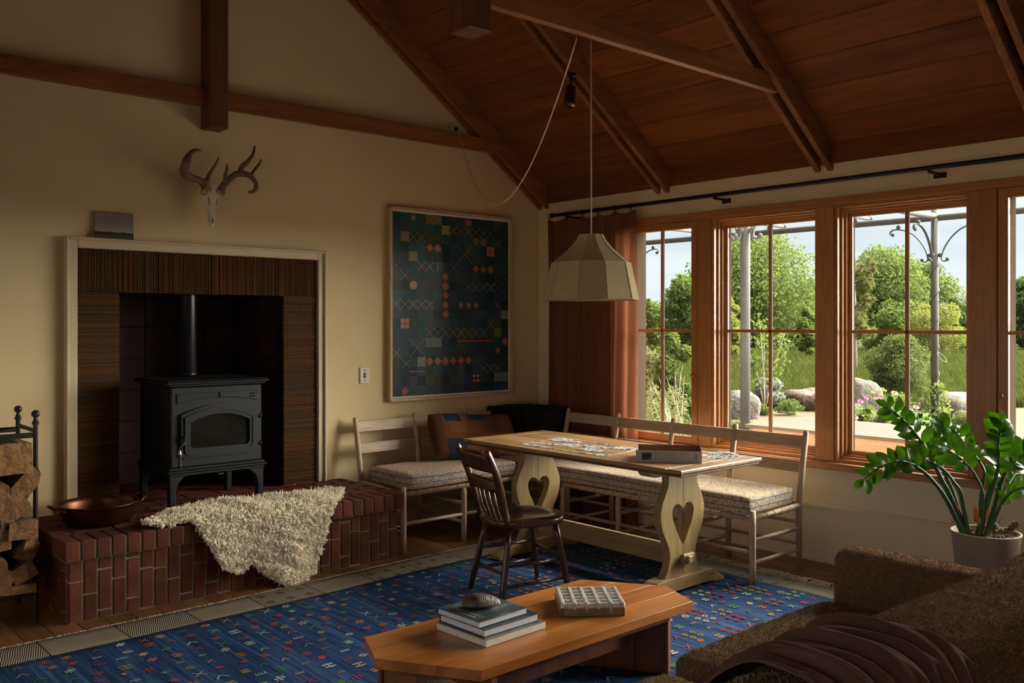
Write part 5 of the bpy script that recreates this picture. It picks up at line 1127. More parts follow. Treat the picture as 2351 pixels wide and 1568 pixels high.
def logm(poly, y0, y1, x, z, rz, tilt):
    q = MB(); k_ = len(poly); Mx = Matrix.Translation((x, 0, z)) @ Matrix.Rotation(rz, 4, 'Y'); ny_ = 7; V = []
    for j in range(ny_):
        y = y0+(y1-y0)*j/(ny_-1)
        for u, v in poly: p_ = Mx @ Vector((u*(1+random.uniform(-.05,.05)), 0, v*(1+random.uniform(-.05,.05)))); V.append((p_.x+tilt*(y-y0), y+ (random.uniform(-.006,.006) if j in (0, ny_-1) else 0), p_.z))
    q.add(V, [(j*k_+i, j*k_+(i+1) % k_, (j+1)*k_+(i+1) % k_, (j+1)*k_+i) for j in range(ny_-1) for i in range(k_)]+[tuple(range(k_)), tuple((ny_-1)*k_+i for i in range(k_))[::-1]])
    for f in range(len(q.f)-2):
        if (f % k_) >= k_-3: q.m[f] = 1
    return q
labs = ['blocky log end topmost on the rack', 'bark covered split log leaning against the rack post', 'broad split log with ragged bark in the middle of the rack', 'squared split log under the ragged bark log', 'small split log low in the stack by the post', 'wedge shaped log near the bottom of the rack', 'pale square log end at the bottom of the stack', 'dark log at the left under the topmost block', 'rough log on the lowest rack bar', 'thin split log showing behind the rack post', 'half round log tucked under the blocky log', 'flat split log resting below the pale square end']
spec = [(1.135,.80,.085,.075,.02,4), (1.195,.69,.05,.075,.5,5), (1.125,.575,.075,.085,-.35,6), (1.175,.455,.065,.045,.1,4), (1.20,.345,.045,.05,.4,4), (1.06,.42,.07,.06,-.2,5), (1.18,.245,.055,.04,-.4,4), (1.05,.66,.075,.05,.1,6), (1.06,.225,.07,.06,.35,4), (1.21,.40,.03,.05,.1,5), (1.06,.30,.06,.045,.9,6), (1.15,.17,.085,.022,.05,4)]
for k_, (x, z, a, b, rz, ns_) in enumerate(spec):
    if ns_ == 4: poly = [(-a,-b), (a,-b*.9), (a*.95,b), (a*.2,b*1.08), (-a*.4,b*1.02), (-a,b*.9)]
    elif ns_ == 5: poly = [(-a,-b*.9), (a*.8,-b), (a,.1*b), (a*.75,b*.7), (a*.2,b), (-a*.4,b*.95)]
    else: poly = [(-a,-b), (a,-b*.6), (a*1.02,-b*.1), (a*.8,b*.5), (a*.35,b*.9), (-a*.15,b), (-a*.7,b*.55)]
    o = logm(poly, 4.885+random.uniform(-.02,.02), 5.29, x, z, rz, random.uniform(-.08,.02)).build('split_log', [M_logend, M_bark]); tag(o, labs[k_], 'log', 'logs in the rack')

# ------------------------------------------------------------ copper pan
pn_ = thing('copper_pan', 'old round copper pan with loop handles on the brick hearth', 'pan', (1.585, 5.085, HZ)); px_, py_ = 1.585, 5.085
q = MB(); q.lathe([(.0001,.0),(.115,.001),(.158,.008),(.172,.025),(.190,.085),(.196,.103),(.200,.106),(.198,.110),(.190,.107),(.184,.085),(.166,.028),(.150,.012),(.0001,.008)], (px_, py_, HZ+.0005), 40); q.build('bowl', M_copper, pn_, smooth=True)
for an in (math.radians(8), math.radians(188)):
    d = Vector((math.cos(an), math.sin(an), 0)); e = Vector((-d.y, d.x, 0)); c = Vector((px_, py_, HZ+.085))
    q = MB(); q.tube([tuple(p_) for p_ in smooth_path([c+d*.186-e*.055, c+d*.21-e*.06+Vector((0,0,.012)), c+d*.245-e*.03+Vector((0,0,.032)), c+d*.25+Vector((0,0,.036)), c+d*.245+e*.03+Vector((0,0,.032)), c+d*.21+e*.06+Vector((0,0,.012)), c+d*.186+e*.055], 4)], .006, 8); q.build('handle', M_copper, pn_, smooth=True)
# ------------------------------------------------------------ sofa and throw
sf = thing('sofa', 'brown nubby wool sofa seen from behind, facing the fireplace', 'sofa', (2.29, 1.32, 0))
def nub(a=.004):
    def fn(p):
        k_ = math.sin(p.x*53+math.sin(p.y*31)*2)*math.sin(p.y*47+p.z*29)*math.sin(p.z*51+p.x*17); return p+Vector((k_*a*.5, k_*a*.5, k_*a))
    return fn
def soft(name, lo, hi, r, n_, fn, count, cap=None):
    q = MB(); q.rbox(lo, hi, r, n_, fn); o = q.build(name, M_sofa, sf, smooth=True); V, T = tris_of(q)
    P, Nn = scatter(V, T, count, lambda P, N: (N[:,2] > -.2)); Vb, Tb = blades(P, Nn, .0062, .0010, np.array([0,0,-.15]), 1.3); stuff(trimesh('wool_pile', Vb, Tb, M_sofafuzz, o)); return o
SXa, SXb = 1.22, 3.375
MB().box(SXa+.02, SXb-.02, .95, 1.78, .10, .265, .02).build('base', M_sofa, sf)
def lean(p): p = nub()(p); return Vector((p.x, p.y+.13*(.75-p.z)/.6*.9, p.z+.006*math.sin(p.x*4)))
soft('back', (SXa, .845, .12), (SXb, 1.105, .755), .085, (90, 14, 30), lean, 150000)
soft('arm', (3.205, .96, .10), (SXb, 1.80, .60), .055, (8, 34, 22), nub(), 55000)
soft('arm', (SXa, .96, .10), (SXa+.165, 1.80, .60), .055, (8, 34, 22), nub(), 6000)
def crown(cx, cy, a): return lambda p: nub()(p)+Vector((0, 0, a*max(0, 1-((p.x-cx)/.46)**2)*max(0, 1-((p.y-cy)/.4)**2)*(1 if p.z > .34 else 0)))
soft('seat_cushion', (2.285, 1.10, .262), (3.20, 1.825, .412), .045, (44, 34, 9), crown(2.74, 1.45, .012), 90000)
soft('seat_cushion', (1.385, 1.10, .262), (2.225, 1.80, .400), .068, (42, 34, 9), crown(1.8, 1.45, .022), 34000)
for x in (SXa+.08, SXb-.08):
    for y in (1.0, 1.70): q = MB(); q.tube([(x, y, .0), (x, y, .11)], [.018,.024], 10); q.build('leg', M_chair, sf, smooth=True)
thp = smooth_path([(1.335,.430,0), (1.24,.436,0), (1.205,.50,0), (1.165,.62,0), (1.125,.725,0), (1.06,.775,0), (.97,.782,0), (.885,.765,0), (.835,.70,0), (.832,.55,0), (.855,.40,0), (.88,.25,0), (.90,.15,0)], 5); nT = len(thp)
def thr(u, v):
    j = min(nT-1, int(v*(nT-1)+.5)); y, z = thp[j].x, thp[j].y; c = 1.72+.17*v; hw = .27-.10*math.sin(v*PI)**2+.05*v
    x = c+(2*u-1)*hw+.02*math.sin(v*7+u*3)-.10*(1-v)*(1-u)
    d = Vector((thp[min(j+1,nT-1)].x-thp[max(j-1,0)].x, thp[min(j+1,nT-1)].y-thp[max(j-1,0)].y)).normalized()
    w1 = u+.10*math.sin(v*4.1+.7)+.05*math.sin(v*9.3+u*3); f = .011*(1-abs(math.sin(w1*9.2+v*1.7)))**1.3+.010*(1-abs(math.sin(w1*17.0-v*3.1+1.1)))**2+.0035*math.sin(u*61+v*14)+.006-.006*(2*u-1)**8
    return (x, y+d.y*f, z-d.x*f)
q = MB(); q.grid(thr, 70, nT); o = q.build('throw_blanket', M_throw, smooth=True); sd = o.modifiers.new('thick', 'SOLIDIFY'); sd.thickness = .004; sd.offset = 1
o.modifiers.new('sm', 'SUBSURF').levels = 1; o.modifiers['sm'].render_levels = 1
tag(o, 'mauve brown linen throw bunched over the back of the sofa', 'throw')

# ------------------------------------------------------------ potted plant by the window
PP = Vector((4.52, 1.742, 0)); pt = thing('potted_plant', 'tall glossy green plant in a pale clay pot under the window', 'plant', PP)
q = MB(); q.lathe([(.095,0),(.10,.004),(.147,.462),(.152,.470),(.152,.476),(.146,.478),(.140,.472),(.136,.440),(.0001,.440)], PP, 40); q.build('pot', M_terra, pt, smooth=True)
q = MB(); 
for _ in range(240):
    a, r2 = random.uniform(0, 2*PI), .128*math.sqrt(random.random()); q.sphere((PP.x+r2*math.cos(a), PP.y+r2*math.sin(a), .447+random.uniform(0,.012)), (random.uniform(.006,.014), random.uniform(.006,.012), random.uniform(.004,.009)), 6, 4)
stuff(q.build('bark_mulch', M_soil, pt))
def cp(cx, cy, dd=0): # a point in the plant, laid out in the plane through the pot
    px, py = 1950+cx/4.127, 920+cy/4.127; dep = 4.3+dd; return EYE+FWD*dep+RGT*((px-IW/2)/F_PX*dep)+Vector((0,0,(HOR-py)/F_PX*dep))
lm = MB()
def leaf_fn(u, v):
    w_ = math.sin(PI*min(1, u*.985+.01)**1.05)**.75*.5; s_ = (2*v-1); return (u, s_*w_*.58, .10*abs(s_)*w_+.10*math.sin(u*PI)-.10*u*u)
lm.grid(leaf_fn, 9, 5); lmo = lm.build('leaf_proto', M_leaf, smooth=True, keep=True); leafmesh = lmo.data; bpy.data.objects.remove(lmo)
leafmesh.name = 'leaf'
rl = random.Random(21)
stems = [ # crop polyline, depth drift, base radius, leaves from, leaf count, leaf length
 ([(1075,1190),(930,955),(800,770),(680,655),(560,590),(440,577),(320,615),(215,680),(125,755)], -.10, .0115, .42, 17, .062),
 ([(1130,1180),(1060,900),(990,775),(900,660),(790,590),(670,553),(560,560),(470,572)], .02, .0105, .5, 13, .058),
 ([(1100,1180),(960,920),(880,760),(815,620),(740,480),(640,330),(540,215),(440,115),(360,60)], .12, .0135, .42, 16, .066),
 ([(1115,1180),(980,860),(890,660),(850,520),(850,390),(880,290),(930,255)], .22, .0095, .5, 15, .07),
 ([(1235,1200),(1265,900),(1190,700),(1120,610),(1040,530),(950,475),(880,430)], -.06, .0075, .42, 9, .076),
 ([(1225,1200),(1245,930),(1280,720),(1265,630),(1195,525),(1110,445),(1040,330),(1000,290)], .2, .0085, .5, 13, .062),
 ([(1225,1220),(1310,990),(1385,740),(1412,600),(1412,420),(1425,300),(1440,200)], .04, .0115, .42, 17, .07),
 ([(1290,1230),(1385,990),(1440,780),(1500,650),(1580,560),(1690,470),(1800,420)], .16, .0145, .50, 12, .078),
 ([(1275,1260),(1370,1130),(1450,970),(1540,865),(1640,825),(1760,800)], -.12, .0095, .4, 11, .052),
 ([(1200,1210),(1290,960),(1340,780),(1370,690)], .1, .0105, .55, 7, .06),
 ([(1310,1220),(1410,1020),(1500,800),(1600,640),(1680,420)], .3, .0105, .5, 10, .07)]
base = Vector((PP.x, PP.y, .452))
for P, dd, r0, lf, cnt, ll in stems:
    n_ = len(P); W_ = [cp(a, b, dd*(i/(n_-1))) for i, (a, b) in enumerate(P)]
    rd = (W_[0]-base); rd.z = 0
    if rd.length > .10: W_[0] = base+rd.normalized()*.10
    W_[0].z = .445; S_ = smooth_path([tuple(v) for v in W_], 6); k_ = len(S_); q = MB(); q.tube(S_, [r0*(1.15-.95*(i/(k_-1))**.8) for i in range(k_)], 8); so_ = q.build('stem', M_stem, pt, smooth=True)
    for j in range(cnt):
        f = lf+(1-lf)*j/(cnt-1); i = min(k_-2, int(f*(k_-1))); p_ = S_[i]; tg = (S_[i+1]-S_[max(0,i-1)]).normalized(); sd = tg.cross(FWD).normalized()
        side = (1 if j % 2 else -1); 
        if j == cnt-1: d = tg
        else: d = (tg*.55+sd*side*.85+FWD*rl.uniform(-.35,.35)+Vector((0,0,.18))).normalized()
        nr = (Vector((0,0,1))*.3-FWD*rl.uniform(.3,1.2)+sd*rl.uniform(-.4,.4)); y_ = nr.cross(d).normalized(); z_ = d.cross(y_); L_ = 1.1*ll*rl.uniform(.85,1.2)*(.72+.4*math.sin(PI*min(1,.25+.6*(j/(cnt-1)))))
        R3 = Matrix((d, y_, z_)).transposed().to_4x4(); lo_ = bpy.data.objects.new('leaf', leafmesh); COL.objects.link(lo_); lo_.parent = so_; lo_.matrix_parent_inverse = WM[so_.name].inverted(); lo_.matrix_basis = Matrix.Translation(p_) @ R3 @ Matrix.Scale(L_, 4)
for k_, (a, b, a2, b2, w_) in enumerate(((1195,1150,1200,995,.012), (1060,1060,985,935,.007), (1010,1170,955,1120,.009), (1225,1180,1232,1100,.007), (1300,1120,1320,1020,.007))):
    A_, B_ = cp(a, b, -.08), cp(a2, b2, -.08); q = MB(); q.tube([A_, A_.lerp(B_, .4), A_.lerp(B_, .8), B_], [w_*.5, w_, w_*.8, .002], 8, flat=.45); q.build('dry_sheath', M_husk, pt, smooth=True)
q = MB(); P = smooth_path([cp(1365,1245,-.07), cp(1450,1235,-.07), cp(1520,1225,-.07), cp(1545,1190,-.07), cp(1590,1165,-.07)], 5); q.tube([tuple(p_+Vector((0,0,random.uniform(-.003,.003)))) for p_ in P], [.012+.005*math.sin(i*1.9)+.004*(i/len(P)) for i in range(len(P))], 9); q.build('rhizome', M_root, pt, smooth=True)
q = MB(); q.tube([cp(1340,1220,-.1), cp(1400,1165,-.1)], [.012,.009], 8); q.build('cut_stem', M_stem, pt, smooth=True)
q = MB(); q.tube(smooth_path([tuple(cp(*c, -.1)) for c in ((1410,1160),(1445,1110),(1450,1040),(1440,990))], 4), .0018, 5); q.build('tendril', M_root, pt)
# ------------------------------------------------------------ outside: ground, meadow
GZ = -.10
mg, n, l, p = node_mat('garden_ground'); t = n.new('ShaderNodeTexCoord'); z = n.new('ShaderNodeTexNoise'); z.inputs['Scale'].default_value = .35; z.inputs['Detail'].default_value = 6; l.new(t.outputs['Object'], z.inputs['Vector'])
r = ramp(n, [(.35, (0.021,0.030,0.005)), (.5, (0.034,0.042,0.007)), (.65, (0.052,0.049,0.017))]); l.new(z.outputs[0], r.inputs[0])
z2 = n.new('ShaderNodeTexNoise'); z2.inputs['Scale'].default_value = 25; z2.inputs['Detail'].default_value = 4; l.new(t.outputs['Object'], z2.inputs['Vector']); r2 = ramp(n, [(.3, (0.070,0.051,0.029)), (.6, (0.102,0.079,0.051)), (.75, (0.133,0.108,0.075))]); l.new(z2.outputs[0], r2.inputs[0])
s_ = n.new('ShaderNodeSeparateXYZ'); l.new(t.outputs['Object'], s_.inputs[0])
dist = math_node(n, l, 'ADD', math_node(n, l, 'MULTIPLY', s_.outputs[0], FWD.x), math_node(n, l, 'MULTIPLY', s_.outputs[1], FWD.y))
mk0 = math_node(n, l, 'LESS_THAN', math_node(n, l, 'ADD', dist, math_node(n, l, 'MULTIPLY', z.outputs[0], 3.0)), 19.0); mk = math_node(n, l, 'MULTIPLY', mk0, 1.0)
mx = n.new('ShaderNodeMix'); mx.data_type = 'RGBA'; l.new(mk, mx.inputs[0]); l.new(r.outputs[0], mx.inputs[6]); l.new(r2.outputs[0], mx.inputs[7]); l.new(mx.outputs[2], p.inputs['Base Color']); p.inputs['Roughness'].default_value = 1; p.inputs['Specular IOR Level'].default_value = .1
q = MB(); q.add([(XB+.17, -150, GZ), (220, -150, GZ), (220, 190, GZ), (XB+.17, 190, GZ)], [(0,1,2,3)]); q.add([(-150, YA+.95, GZ), (XB+.17, YA+.95, GZ), (XB+.17, 190, GZ), (-150, 190, GZ)], [(0,1,2,3)]); q.add([(-150, -150, GZ), (XL-.13, -150, GZ), (XL-.13, YA+.95, GZ), (-150, YA+.95, GZ)], [(0,1,2,3)]); struct(q.build('ground', mg, keep=True))
q = MB()
for a, b in ((58.5, 62.5),):
    x0, y0 = ground(1300, a); x1, y1 = ground(2700, a*1.0); x2_, y2_ = ground(2700, b); x3, y3 = ground(1300, b); q.add([(x0,y0,GZ+.02),(x1,y1,GZ+.02),(x2_,y2_,GZ+.02),(x3,y3,GZ+.02)], [(0,1,2,3)])
struct(q.build('road', plain('dirt_road', (0.075,0.062,0.045), 1)))
M_grass = leafmat('meadow_blade', [(0.021,0.039,0.005), (0.034,0.054,0.007), (0.051,0.059,0.014), (0.073,0.067,0.025), (0.026,0.046,0.007)], .7, .3)
dep = 17+RNG.random(46000)**1.6*38; pxs = RNG.uniform(1420, 2420, 46000); P = np.array([(*ground(a, d), GZ) for a, d in zip(pxs, dep)]); hg = (.16+.10*RNG.random(len(P)))*(1+dep/90)
V, T = blades(P, np.tile(np.array([[0,0,1.]]), (len(P),1)), hg, .0055*1.0, np.array([0,0,.2]), .5); V = V.reshape(-1,5,3); c_ = P[:,None,:]; V[:,:,:2] = c_[:,:,:2]+(V[:,:,:2]-c_[:,:,:2])*(1+dep/30)[:,None,None]; V = V.reshape(-1,3)
tag(stuff(trimesh('meadow_grass', V, T, M_grass)), 'green meadow grass beyond the garden', 'grass', kind='stuff')

pa = struct(MB().box(XB+.17, 8.0, -4, 12, GZ-.05, GZ+.02).build('patio', M_mortar)); M_bounceslab = plain('pale_flagstone', (.72,.68,.60), .8, var=.1, vs=3, bump=.2, bs=20, objr=.08)  # unseen pale paving, added to bounce daylight up into the room
for i in range(4):
    for j in range(18):
        x0, y0 = XB+.18+i*.66, -3.6+j*.72+(.3 if i % 2 else 0); MB().box(x0, min(x0+.65, 7.99), y0, y0+.71, GZ+.02, GZ+.04, .004).build('flagstone', M_bounceslab, pa)
# ------------------------------------------------------------ pergola of painted steel pipe
pg = thing('pergola', 'grey steel pipe pergola with curled brackets outside the windows', 'pergola', (12, 6, GZ))
PZ = 3.06; posts = [(8.75, 5.93), (14.0, 6.13), (14.05, 12.2)]
for x, y in posts: q = MB(); q.tube([(x, y, GZ), (x, y, PZ+.22)], .0545, 18); q.build('post', M_steel, pg, smooth=True)
for a, b in (((14.0, -3, PZ), (14.05, 19, PZ)), ((8.7, -3, PZ+.0), (8.8, 19, PZ+.0)), ((6.2, 6.0, PZ+.02), (14.0, 6.13, PZ+.02)), ((6.2, 12.1, PZ+.02), (14.05, 12.2, PZ+.02))): q = MB(); q.tube([a, b], .05, 14); q.build('beam', M_steel, pg, smooth=True)
for y in (-1.2, .6, 2.4, 4.3, 7.4, 9.0, 10.6, 13.6, 15.2):
    q = MB(); q.tube([(6.3, y-.05, PZ+.13), (14.45, y, PZ+.13)], .036, 12); q.sphere((14.47, y, PZ+.13), .055, 12, 8); q.sphere((14.0, y, PZ+.07), .035, 10, 6); q.build('purlin', M_steel, pg, smooth=True)
def bracket(x, y, dx, dy):
    P = [Vector((x+dx*(.075+.02), y+dy*(.075+.02), 2.22)), ]
    pts = [(.19,2.425),(.165,2.40),(.13,2.40),(.105,2.43),(.115,2.51),(.165,2.63),(.26,2.76),(.38,2.86),(.52,2.915),(.64,2.92),(.69,2.885),(.685,2.85),(.65,2.845)]
    S_ = smooth_path([(x+dx*u, y+dy*u, z) for u, z in pts], 5); q = MB(); q.tube(S_, .021, 8, flat=.5); q.sphere((x+dx*.08, y+dy*.08, 2.49), .034, 10, 6); q.sphere((x+dx*.56, y+dy*.56, 2.955), .036, 10, 6); q.sphere(S_[0], .03, 8, 5); q.sphere(S_[-1], .03, 8, 5); q.build('curled_bracket', M_steel, pg, smooth=True)
for x, y in posts:
    for dx, dy in ((0,1),(0,-1),(-1,0)): bracket(x, y, dx, dy)
bracket(8.75, 5.93, 1, 0)
x, y = posts[1]; pts = []
for i in range(120):
    f = i/119; a = f*2*PI*5.2; pts.append((x+.06*math.cos(a), y+.06*math.sin(a), .35+2.2*f))
q = MB(); q.tube(pts, .007, 5)
for z in (.95, 1.75, 2.3): q.tube([(x-.02+.09*math.sin(k_*PI/6), y-.06-.055*(1-math.cos(k_*PI/6)), z+.07*math.cos(k_*PI/6)) for k_ in range(13)], .005, 5)
tag(q.build('string_light_cable', M_wire), 'black cable wound round the pergola post', 'cable')

# ------------------------------------------------------------ low deck outside
M_deck = wood('cedar_deck', (0.055,0.034,0.018), (0.078,0.050,0.030), 'Y', .8, .9, .1, .12); M_deckd = wood('cedar_skirt', (.26,.10,.05), (.36,.16,.08), 'Y', .8, .7, .1, .1)
dk = thing('deck_platform', 'low cedar platform of parallel boards outside the windows', 'deck', (8.8, 3.0, GZ)); DX0, DX1, DY0, DY1, DZ = 8.22, 9.40, -.4, 5.58, .40
nb = 9; wv_ = (DX1-DX0)/nb
for i in range(nb): MB().box(DX0+i*wv_, DX0+(i+1)*wv_-.012, DY0, DY1, DZ-.035, DZ, .004).build('deck_board', M_deck, dk)
m = MB(); m.box(DX0+.05, DX0+.09, DY0+.05, DY1-.06, DZ-.17, DZ-.037, .003); m.box(DX1-.09, DX1-.05, DY0+.05, DY1-.06, DZ-.17, DZ-.037, .003); m.box(DX0+.09, DX1-.09, DY1-.10, DY1-.06, DZ-.17, DZ-.037, .003); m.box(DX0+.09, DX1-.09, DY0+.05, DY0+.09, DZ-.17, DZ-.037, .003); m.build('skirt', M_deckd, dk)
for y in (DY0+.1, 2.0, 4.15, DY1-.15):
    for x in (DX0+.09, DX1-.19): MB().box(x, x+.09, y, y+.09, GZ, DZ-.037, .004).build('leg', M_deckd, dk)

# ------------------------------------------------------------ boulders
def rockmat(nm_, a, b, c):
    mm, n, l, p = node_mat(nm_); t = n.new('ShaderNodeTexCoord'); z = n.new('ShaderNodeTexNoise'); z.inputs['Scale'].default_value = 3; z.inputs['Detail'].default_value = 8; l.new(t.outputs['Object'], z.inputs['Vector']); r = ramp(n, [(.35, a), (.5, b), (.65, c)]); l.new(z.outputs[0], r.inputs[0]); l.new(r.outputs[0], p.inputs['Base Color']); p.inputs['Roughness'].default_value = .95
    z2 = n.new('ShaderNodeTexNoise'); z2.inputs['Scale'].default_value = 14; z2.inputs['Detail'].default_value = 8; l.new(t.outputs['Object'], z2.inputs['Vector']); b_ = n.new('ShaderNodeBump'); b_.inputs['Strength'].default_value = .8; b_.inputs['Distance'].default_value = .05; l.new(z2.outputs[0], b_.inputs['Height']); l.new(b_.outputs[0], p.inputs['Normal']); return mm
M_rk1 = rockmat('pale_granite', (0.059,0.048,0.038), (0.091,0.079,0.065), (0.126,0.116,0.102)); M_rk2 = rockmat('rusty_granite', (0.038,0.018,0.010), (0.067,0.034,0.021), (0.119,0.108,0.098))
def boulder(px, depth, w_, h_, d_, mat, label, seed):
    rg_ = random.Random(seed); x, y = ground(px, depth); q = MB(); q.sphere((0,0,0), 1, 22, 13); ph_ = [rg_.uniform(0, 6) for _ in range(6)]; V = []
    for v in q.v:
        v = Vector(v); k_ = 1+.13*math.sin(v.x*3+ph_[0])+.12*math.sin(v.y*3.4+ph_[1])+.10*math.sin(v.z*4+ph_[2]+v.x*2)+.06*math.sin(v.x*7+ph_[3])*math.sin(v.y*6+ph_[4]); v = v*k_; v = Vector((math.copysign(abs(v.x)**.8, v.x), math.copysign(abs(v.y)**.8, v.y), math.copysign(abs(v.z)**.75, v.z)))
        R_ = RGT*(v.x*w_/2)+FWD*(v.y*d_/2); V.append((x+R_.x, y+R_.y, GZ+h_*.25+v.z*h_*.72))
    q.v = V; tag(q.build('boulder', mat, smooth=True), label, 'boulder', 'boulders in the garden')
boulder(1697, 15.2, .72, .44, .6, M_rk1, 'long pale boulder behind the left pergola post', 1); boulder(1862, 16.6, .95, .42, .7, M_rk2, 'rusty brown boulder with a white top beside the grey sagebrush', 2)
boulder(1980, 16.2, .66, .62, .6, M_rk1, 'tall pale boulder in front of the juniper bush', 5); boulder(1955, 15.0, .36, .28, .4, M_rk1, 'small pale stone at the foot of the tall boulder', 6)
boulder(2215, 15.2, 1.05, .42, .7, M_rk1, 'broad pale boulder to the side of the cable wound post', 9); boulder(2212, 13.9, .32, .24, .3, M_rk1, 'small rounded stone before the broad boulder', 12); boulder(2125, 15.6, .40, .30, .4, M_rk2, 'small brown stone half hidden by the vine on the post', 14)

# ------------------------------------------------------------ trees and shrubs
M_bk = plain('tree_bark', (.13,.10,.075), .95, var=.4, vs=6, bump=.6, bs=12); M_bkl = plain('pale_twig', (.34,.29,.22), .95, var=.2)
LM = {k_: leafmat('foliage_'+k_, c, .6, .38) for k_, c in dict(
 cotton=[(.072,.10,.030), (.10,.135,.040), (.13,.16,.05), (.085,.115,.034)], mid=[(.062,.088,.026), (.09,.122,.034), (.12,.15,.048)], dark=[(.042,.066,.022), (.065,.09,.03), (.05,.075,.025)],
 yellow=[(0.152,0.168,0.044), (0.184,0.196,0.056), (0.128,0.148,0.040)], lime=[(0.096,0.132,0.036), (0.128,0.160,0.044), (0.080,0.112,0.032)], pine=[(.09,.10,.04), (.14,.14,.05), (.11,.12,.04)], sage=[(0.184,0.200,0.168), (0.224,0.240,0.200), (0.152,0.176,0.144)], pale=[(0.160,0.180,0.132), (0.200,0.216,0.160)], juniper=[(0.056,0.080,0.032), (0.096,0.112,0.036), (0.072,0.092,0.032)], olive=[(0.120,0.128,0.056), (0.160,0.152,0.076), (0.096,0.120,0.040)]).items()}
def crown(blobs, count, size, asp=.6, up=False):
    w_ = np.array([b[3]*b[4]*b[5] for b in blobs])**.66; w_ /= w_.sum(); Ps = []
    for b, k_ in zip(blobs, (w_*count).astype(int)):
        d = RNG.normal(size=(k_,3)); d /= np.linalg.norm(d, axis=1)[:,None]; r = (.35+.65*RNG.random(k_)**.45)[:,None]*(1+.16*np.sin(d[:,:1]*9+b[0])*np.sin(d[:,2:]*8+b[1])); Ps.append(np.array(b[:3])+d*r*np.array(b[3:]))
    return leaves(np.concatenate(Ps), size, asp=asp)
def tree(nm_, label, px, depth, top_py, half_px, mat, count, size, seed, trunk=True, base_py=None, lump=7, group='trees beyond the meadow', cat='tree', low=.12, bark=None):
    rg_ = random.Random(seed); x, y = ground(px, depth); H = EYE.z+(HOR-top_py)/F_PX*depth-GZ; R = half_px/F_PX*depth; t = thing(nm_, label, cat, (x, y, GZ), 0, group); blobs = []
    for k_ in range(lump):
        f = (k_+.5)/lump; zz = H*(low+(.97-low)*f); rr = R*(.35+.65*math.sin(PI*min(1, .18+.74*f)))*rg_.uniform(.38,.66)*(1.25 if lump < 8 else 1); a = k_*2.4+rg_.uniform(-.5,.5); off = R*rg_.uniform(.4,.68)*math.sin(PI*min(1,.2+.7*f))
        bz = min(H*.22, rr*.95); blobs.append((x+off*math.cos(a), y+off*math.sin(a), GZ+min(zz, H-bz), rr, rr, bz))
    V, T = crown(blobs, count, size); stuff(trimesh('foliage', V, T, LM[mat], t))
    if trunk:
        q = MB(); q.tube([(x, y, GZ), (x+R*.05, y, GZ+H*.3), (x-R*.06, y+R*.05, GZ+H*.62)], [H*.028, H*.02, H*.008], 8)
        for b in blobs[1::2]: q.tube([(x+R*.04, y, GZ+H*.28), (b[0]*.5+x*.5, b[1]*.5+y*.5, b[2]*.65+.35*(GZ+H*.3)), b[:3]], [H*.012, H*.009, H*.004], 6)
        q.build('trunk', bark or M_bk, t, smooth=True)
    return t
tree('cottonwood_tree', 'big spreading cottonwood tree behind the near pergola post', 1728, 52, 528, 165, 'cotton', 22000, .19, 1, lump=26)
tree('cottonwood_tree', 'tall cottonwood tree above the pine and juniper', 2035, 56, 562, 100, 'cotton', 14000, .20, 2, lump=20); tree('cottonwood_tree', 'rounded cottonwood tree crowning over the yellow willow', 2132, 58, 600, 70, 'cotton', 10000, .20, 3, lump=16)
tree('broadleaf_tree', 'rounded green tree seen beside the curtain window sash', 1575, 42, 628, 66, 'mid', 10000, .15, 4, lump=15, low=.05); tree('broadleaf_tree', 'low green tree next to the curtain edge', 1478, 46, 686, 60, 'mid', 8000, .16, 5, lump=8, low=.04)
tree('broadleaf_tree', 'dense mid green tree at the far side of the cottonwood', 1640, 60, 660, 60, 'mid', 6000, .2, 6, low=.04); tree('broadleaf_tree', 'dark green tree filling in behind the bins', 1690, 66, 690, 70, 'dark', 6000, .22, 7, low=.03); tree('broadleaf_tree', 'dark leafy tree over the black fence', 1800, 66, 655, 80, 'mid', 8000, .22, 8, low=.03)
tree('broadleaf_tree', 'green tree rising at the side of the pointed poplar', 1872, 62, 640, 55, 'mid', 7000, .2, 9, low=.03); tree('poplar_sapling', 'pointed lime green young poplar in the meadow', 1857, 40, 704, 25, 'lime', 5000, .11, 10, low=.04, group='small trees in the meadow'); tree('yellow_bush', 'yellow green bush left of the near pergola post', 1675, 40, 676, 34, 'yellow', 4500, .12, 11, low=.04, group='small trees in the meadow')
tree('broadleaf_tree', 'dark tree hidden between the two fixed windows', 1925, 62, 640, 70, 'dark', 6000, .22, 12, low=.03); tree('broadleaf_tree', 'leafy mid green tree below the tall cottonwood', 2062, 48, 688, 70, 'mid', 8000, .16, 13, low=.03); tree('willow_tree', 'yellow green willow in front of the far trees', 2142, 44, 694, 68, 'yellow', 11000, .11, 14, low=.04)
tree('broadleaf_tree', 'small dark green tree between willow and pale trees', 2200, 52, 684, 34, 'dark', 4500, .16, 15, low=.03); tree('pale_tree', 'pale grey green trees farthest off behind the willow', 2215, 78, 652, 70, 'pale', 6000, .2, 16, low=.03); tree('broadleaf_tree', 'green tree hidden by the post left of the plant', 2262, 64, 660, 60, 'mid', 5000, .22, 17, low=.03)
tree('broadleaf_tree', 'tall dark tree in the casement window beside the plant', 2362, 50, 636, 55, 'dark', 8000, .17, 18, low=.03); tree('broadleaf_tree', 'green tree past the edge of the casement beside the plant', 2470, 55, 640, 80, 'mid', 6000, .2, 19, low=.03)
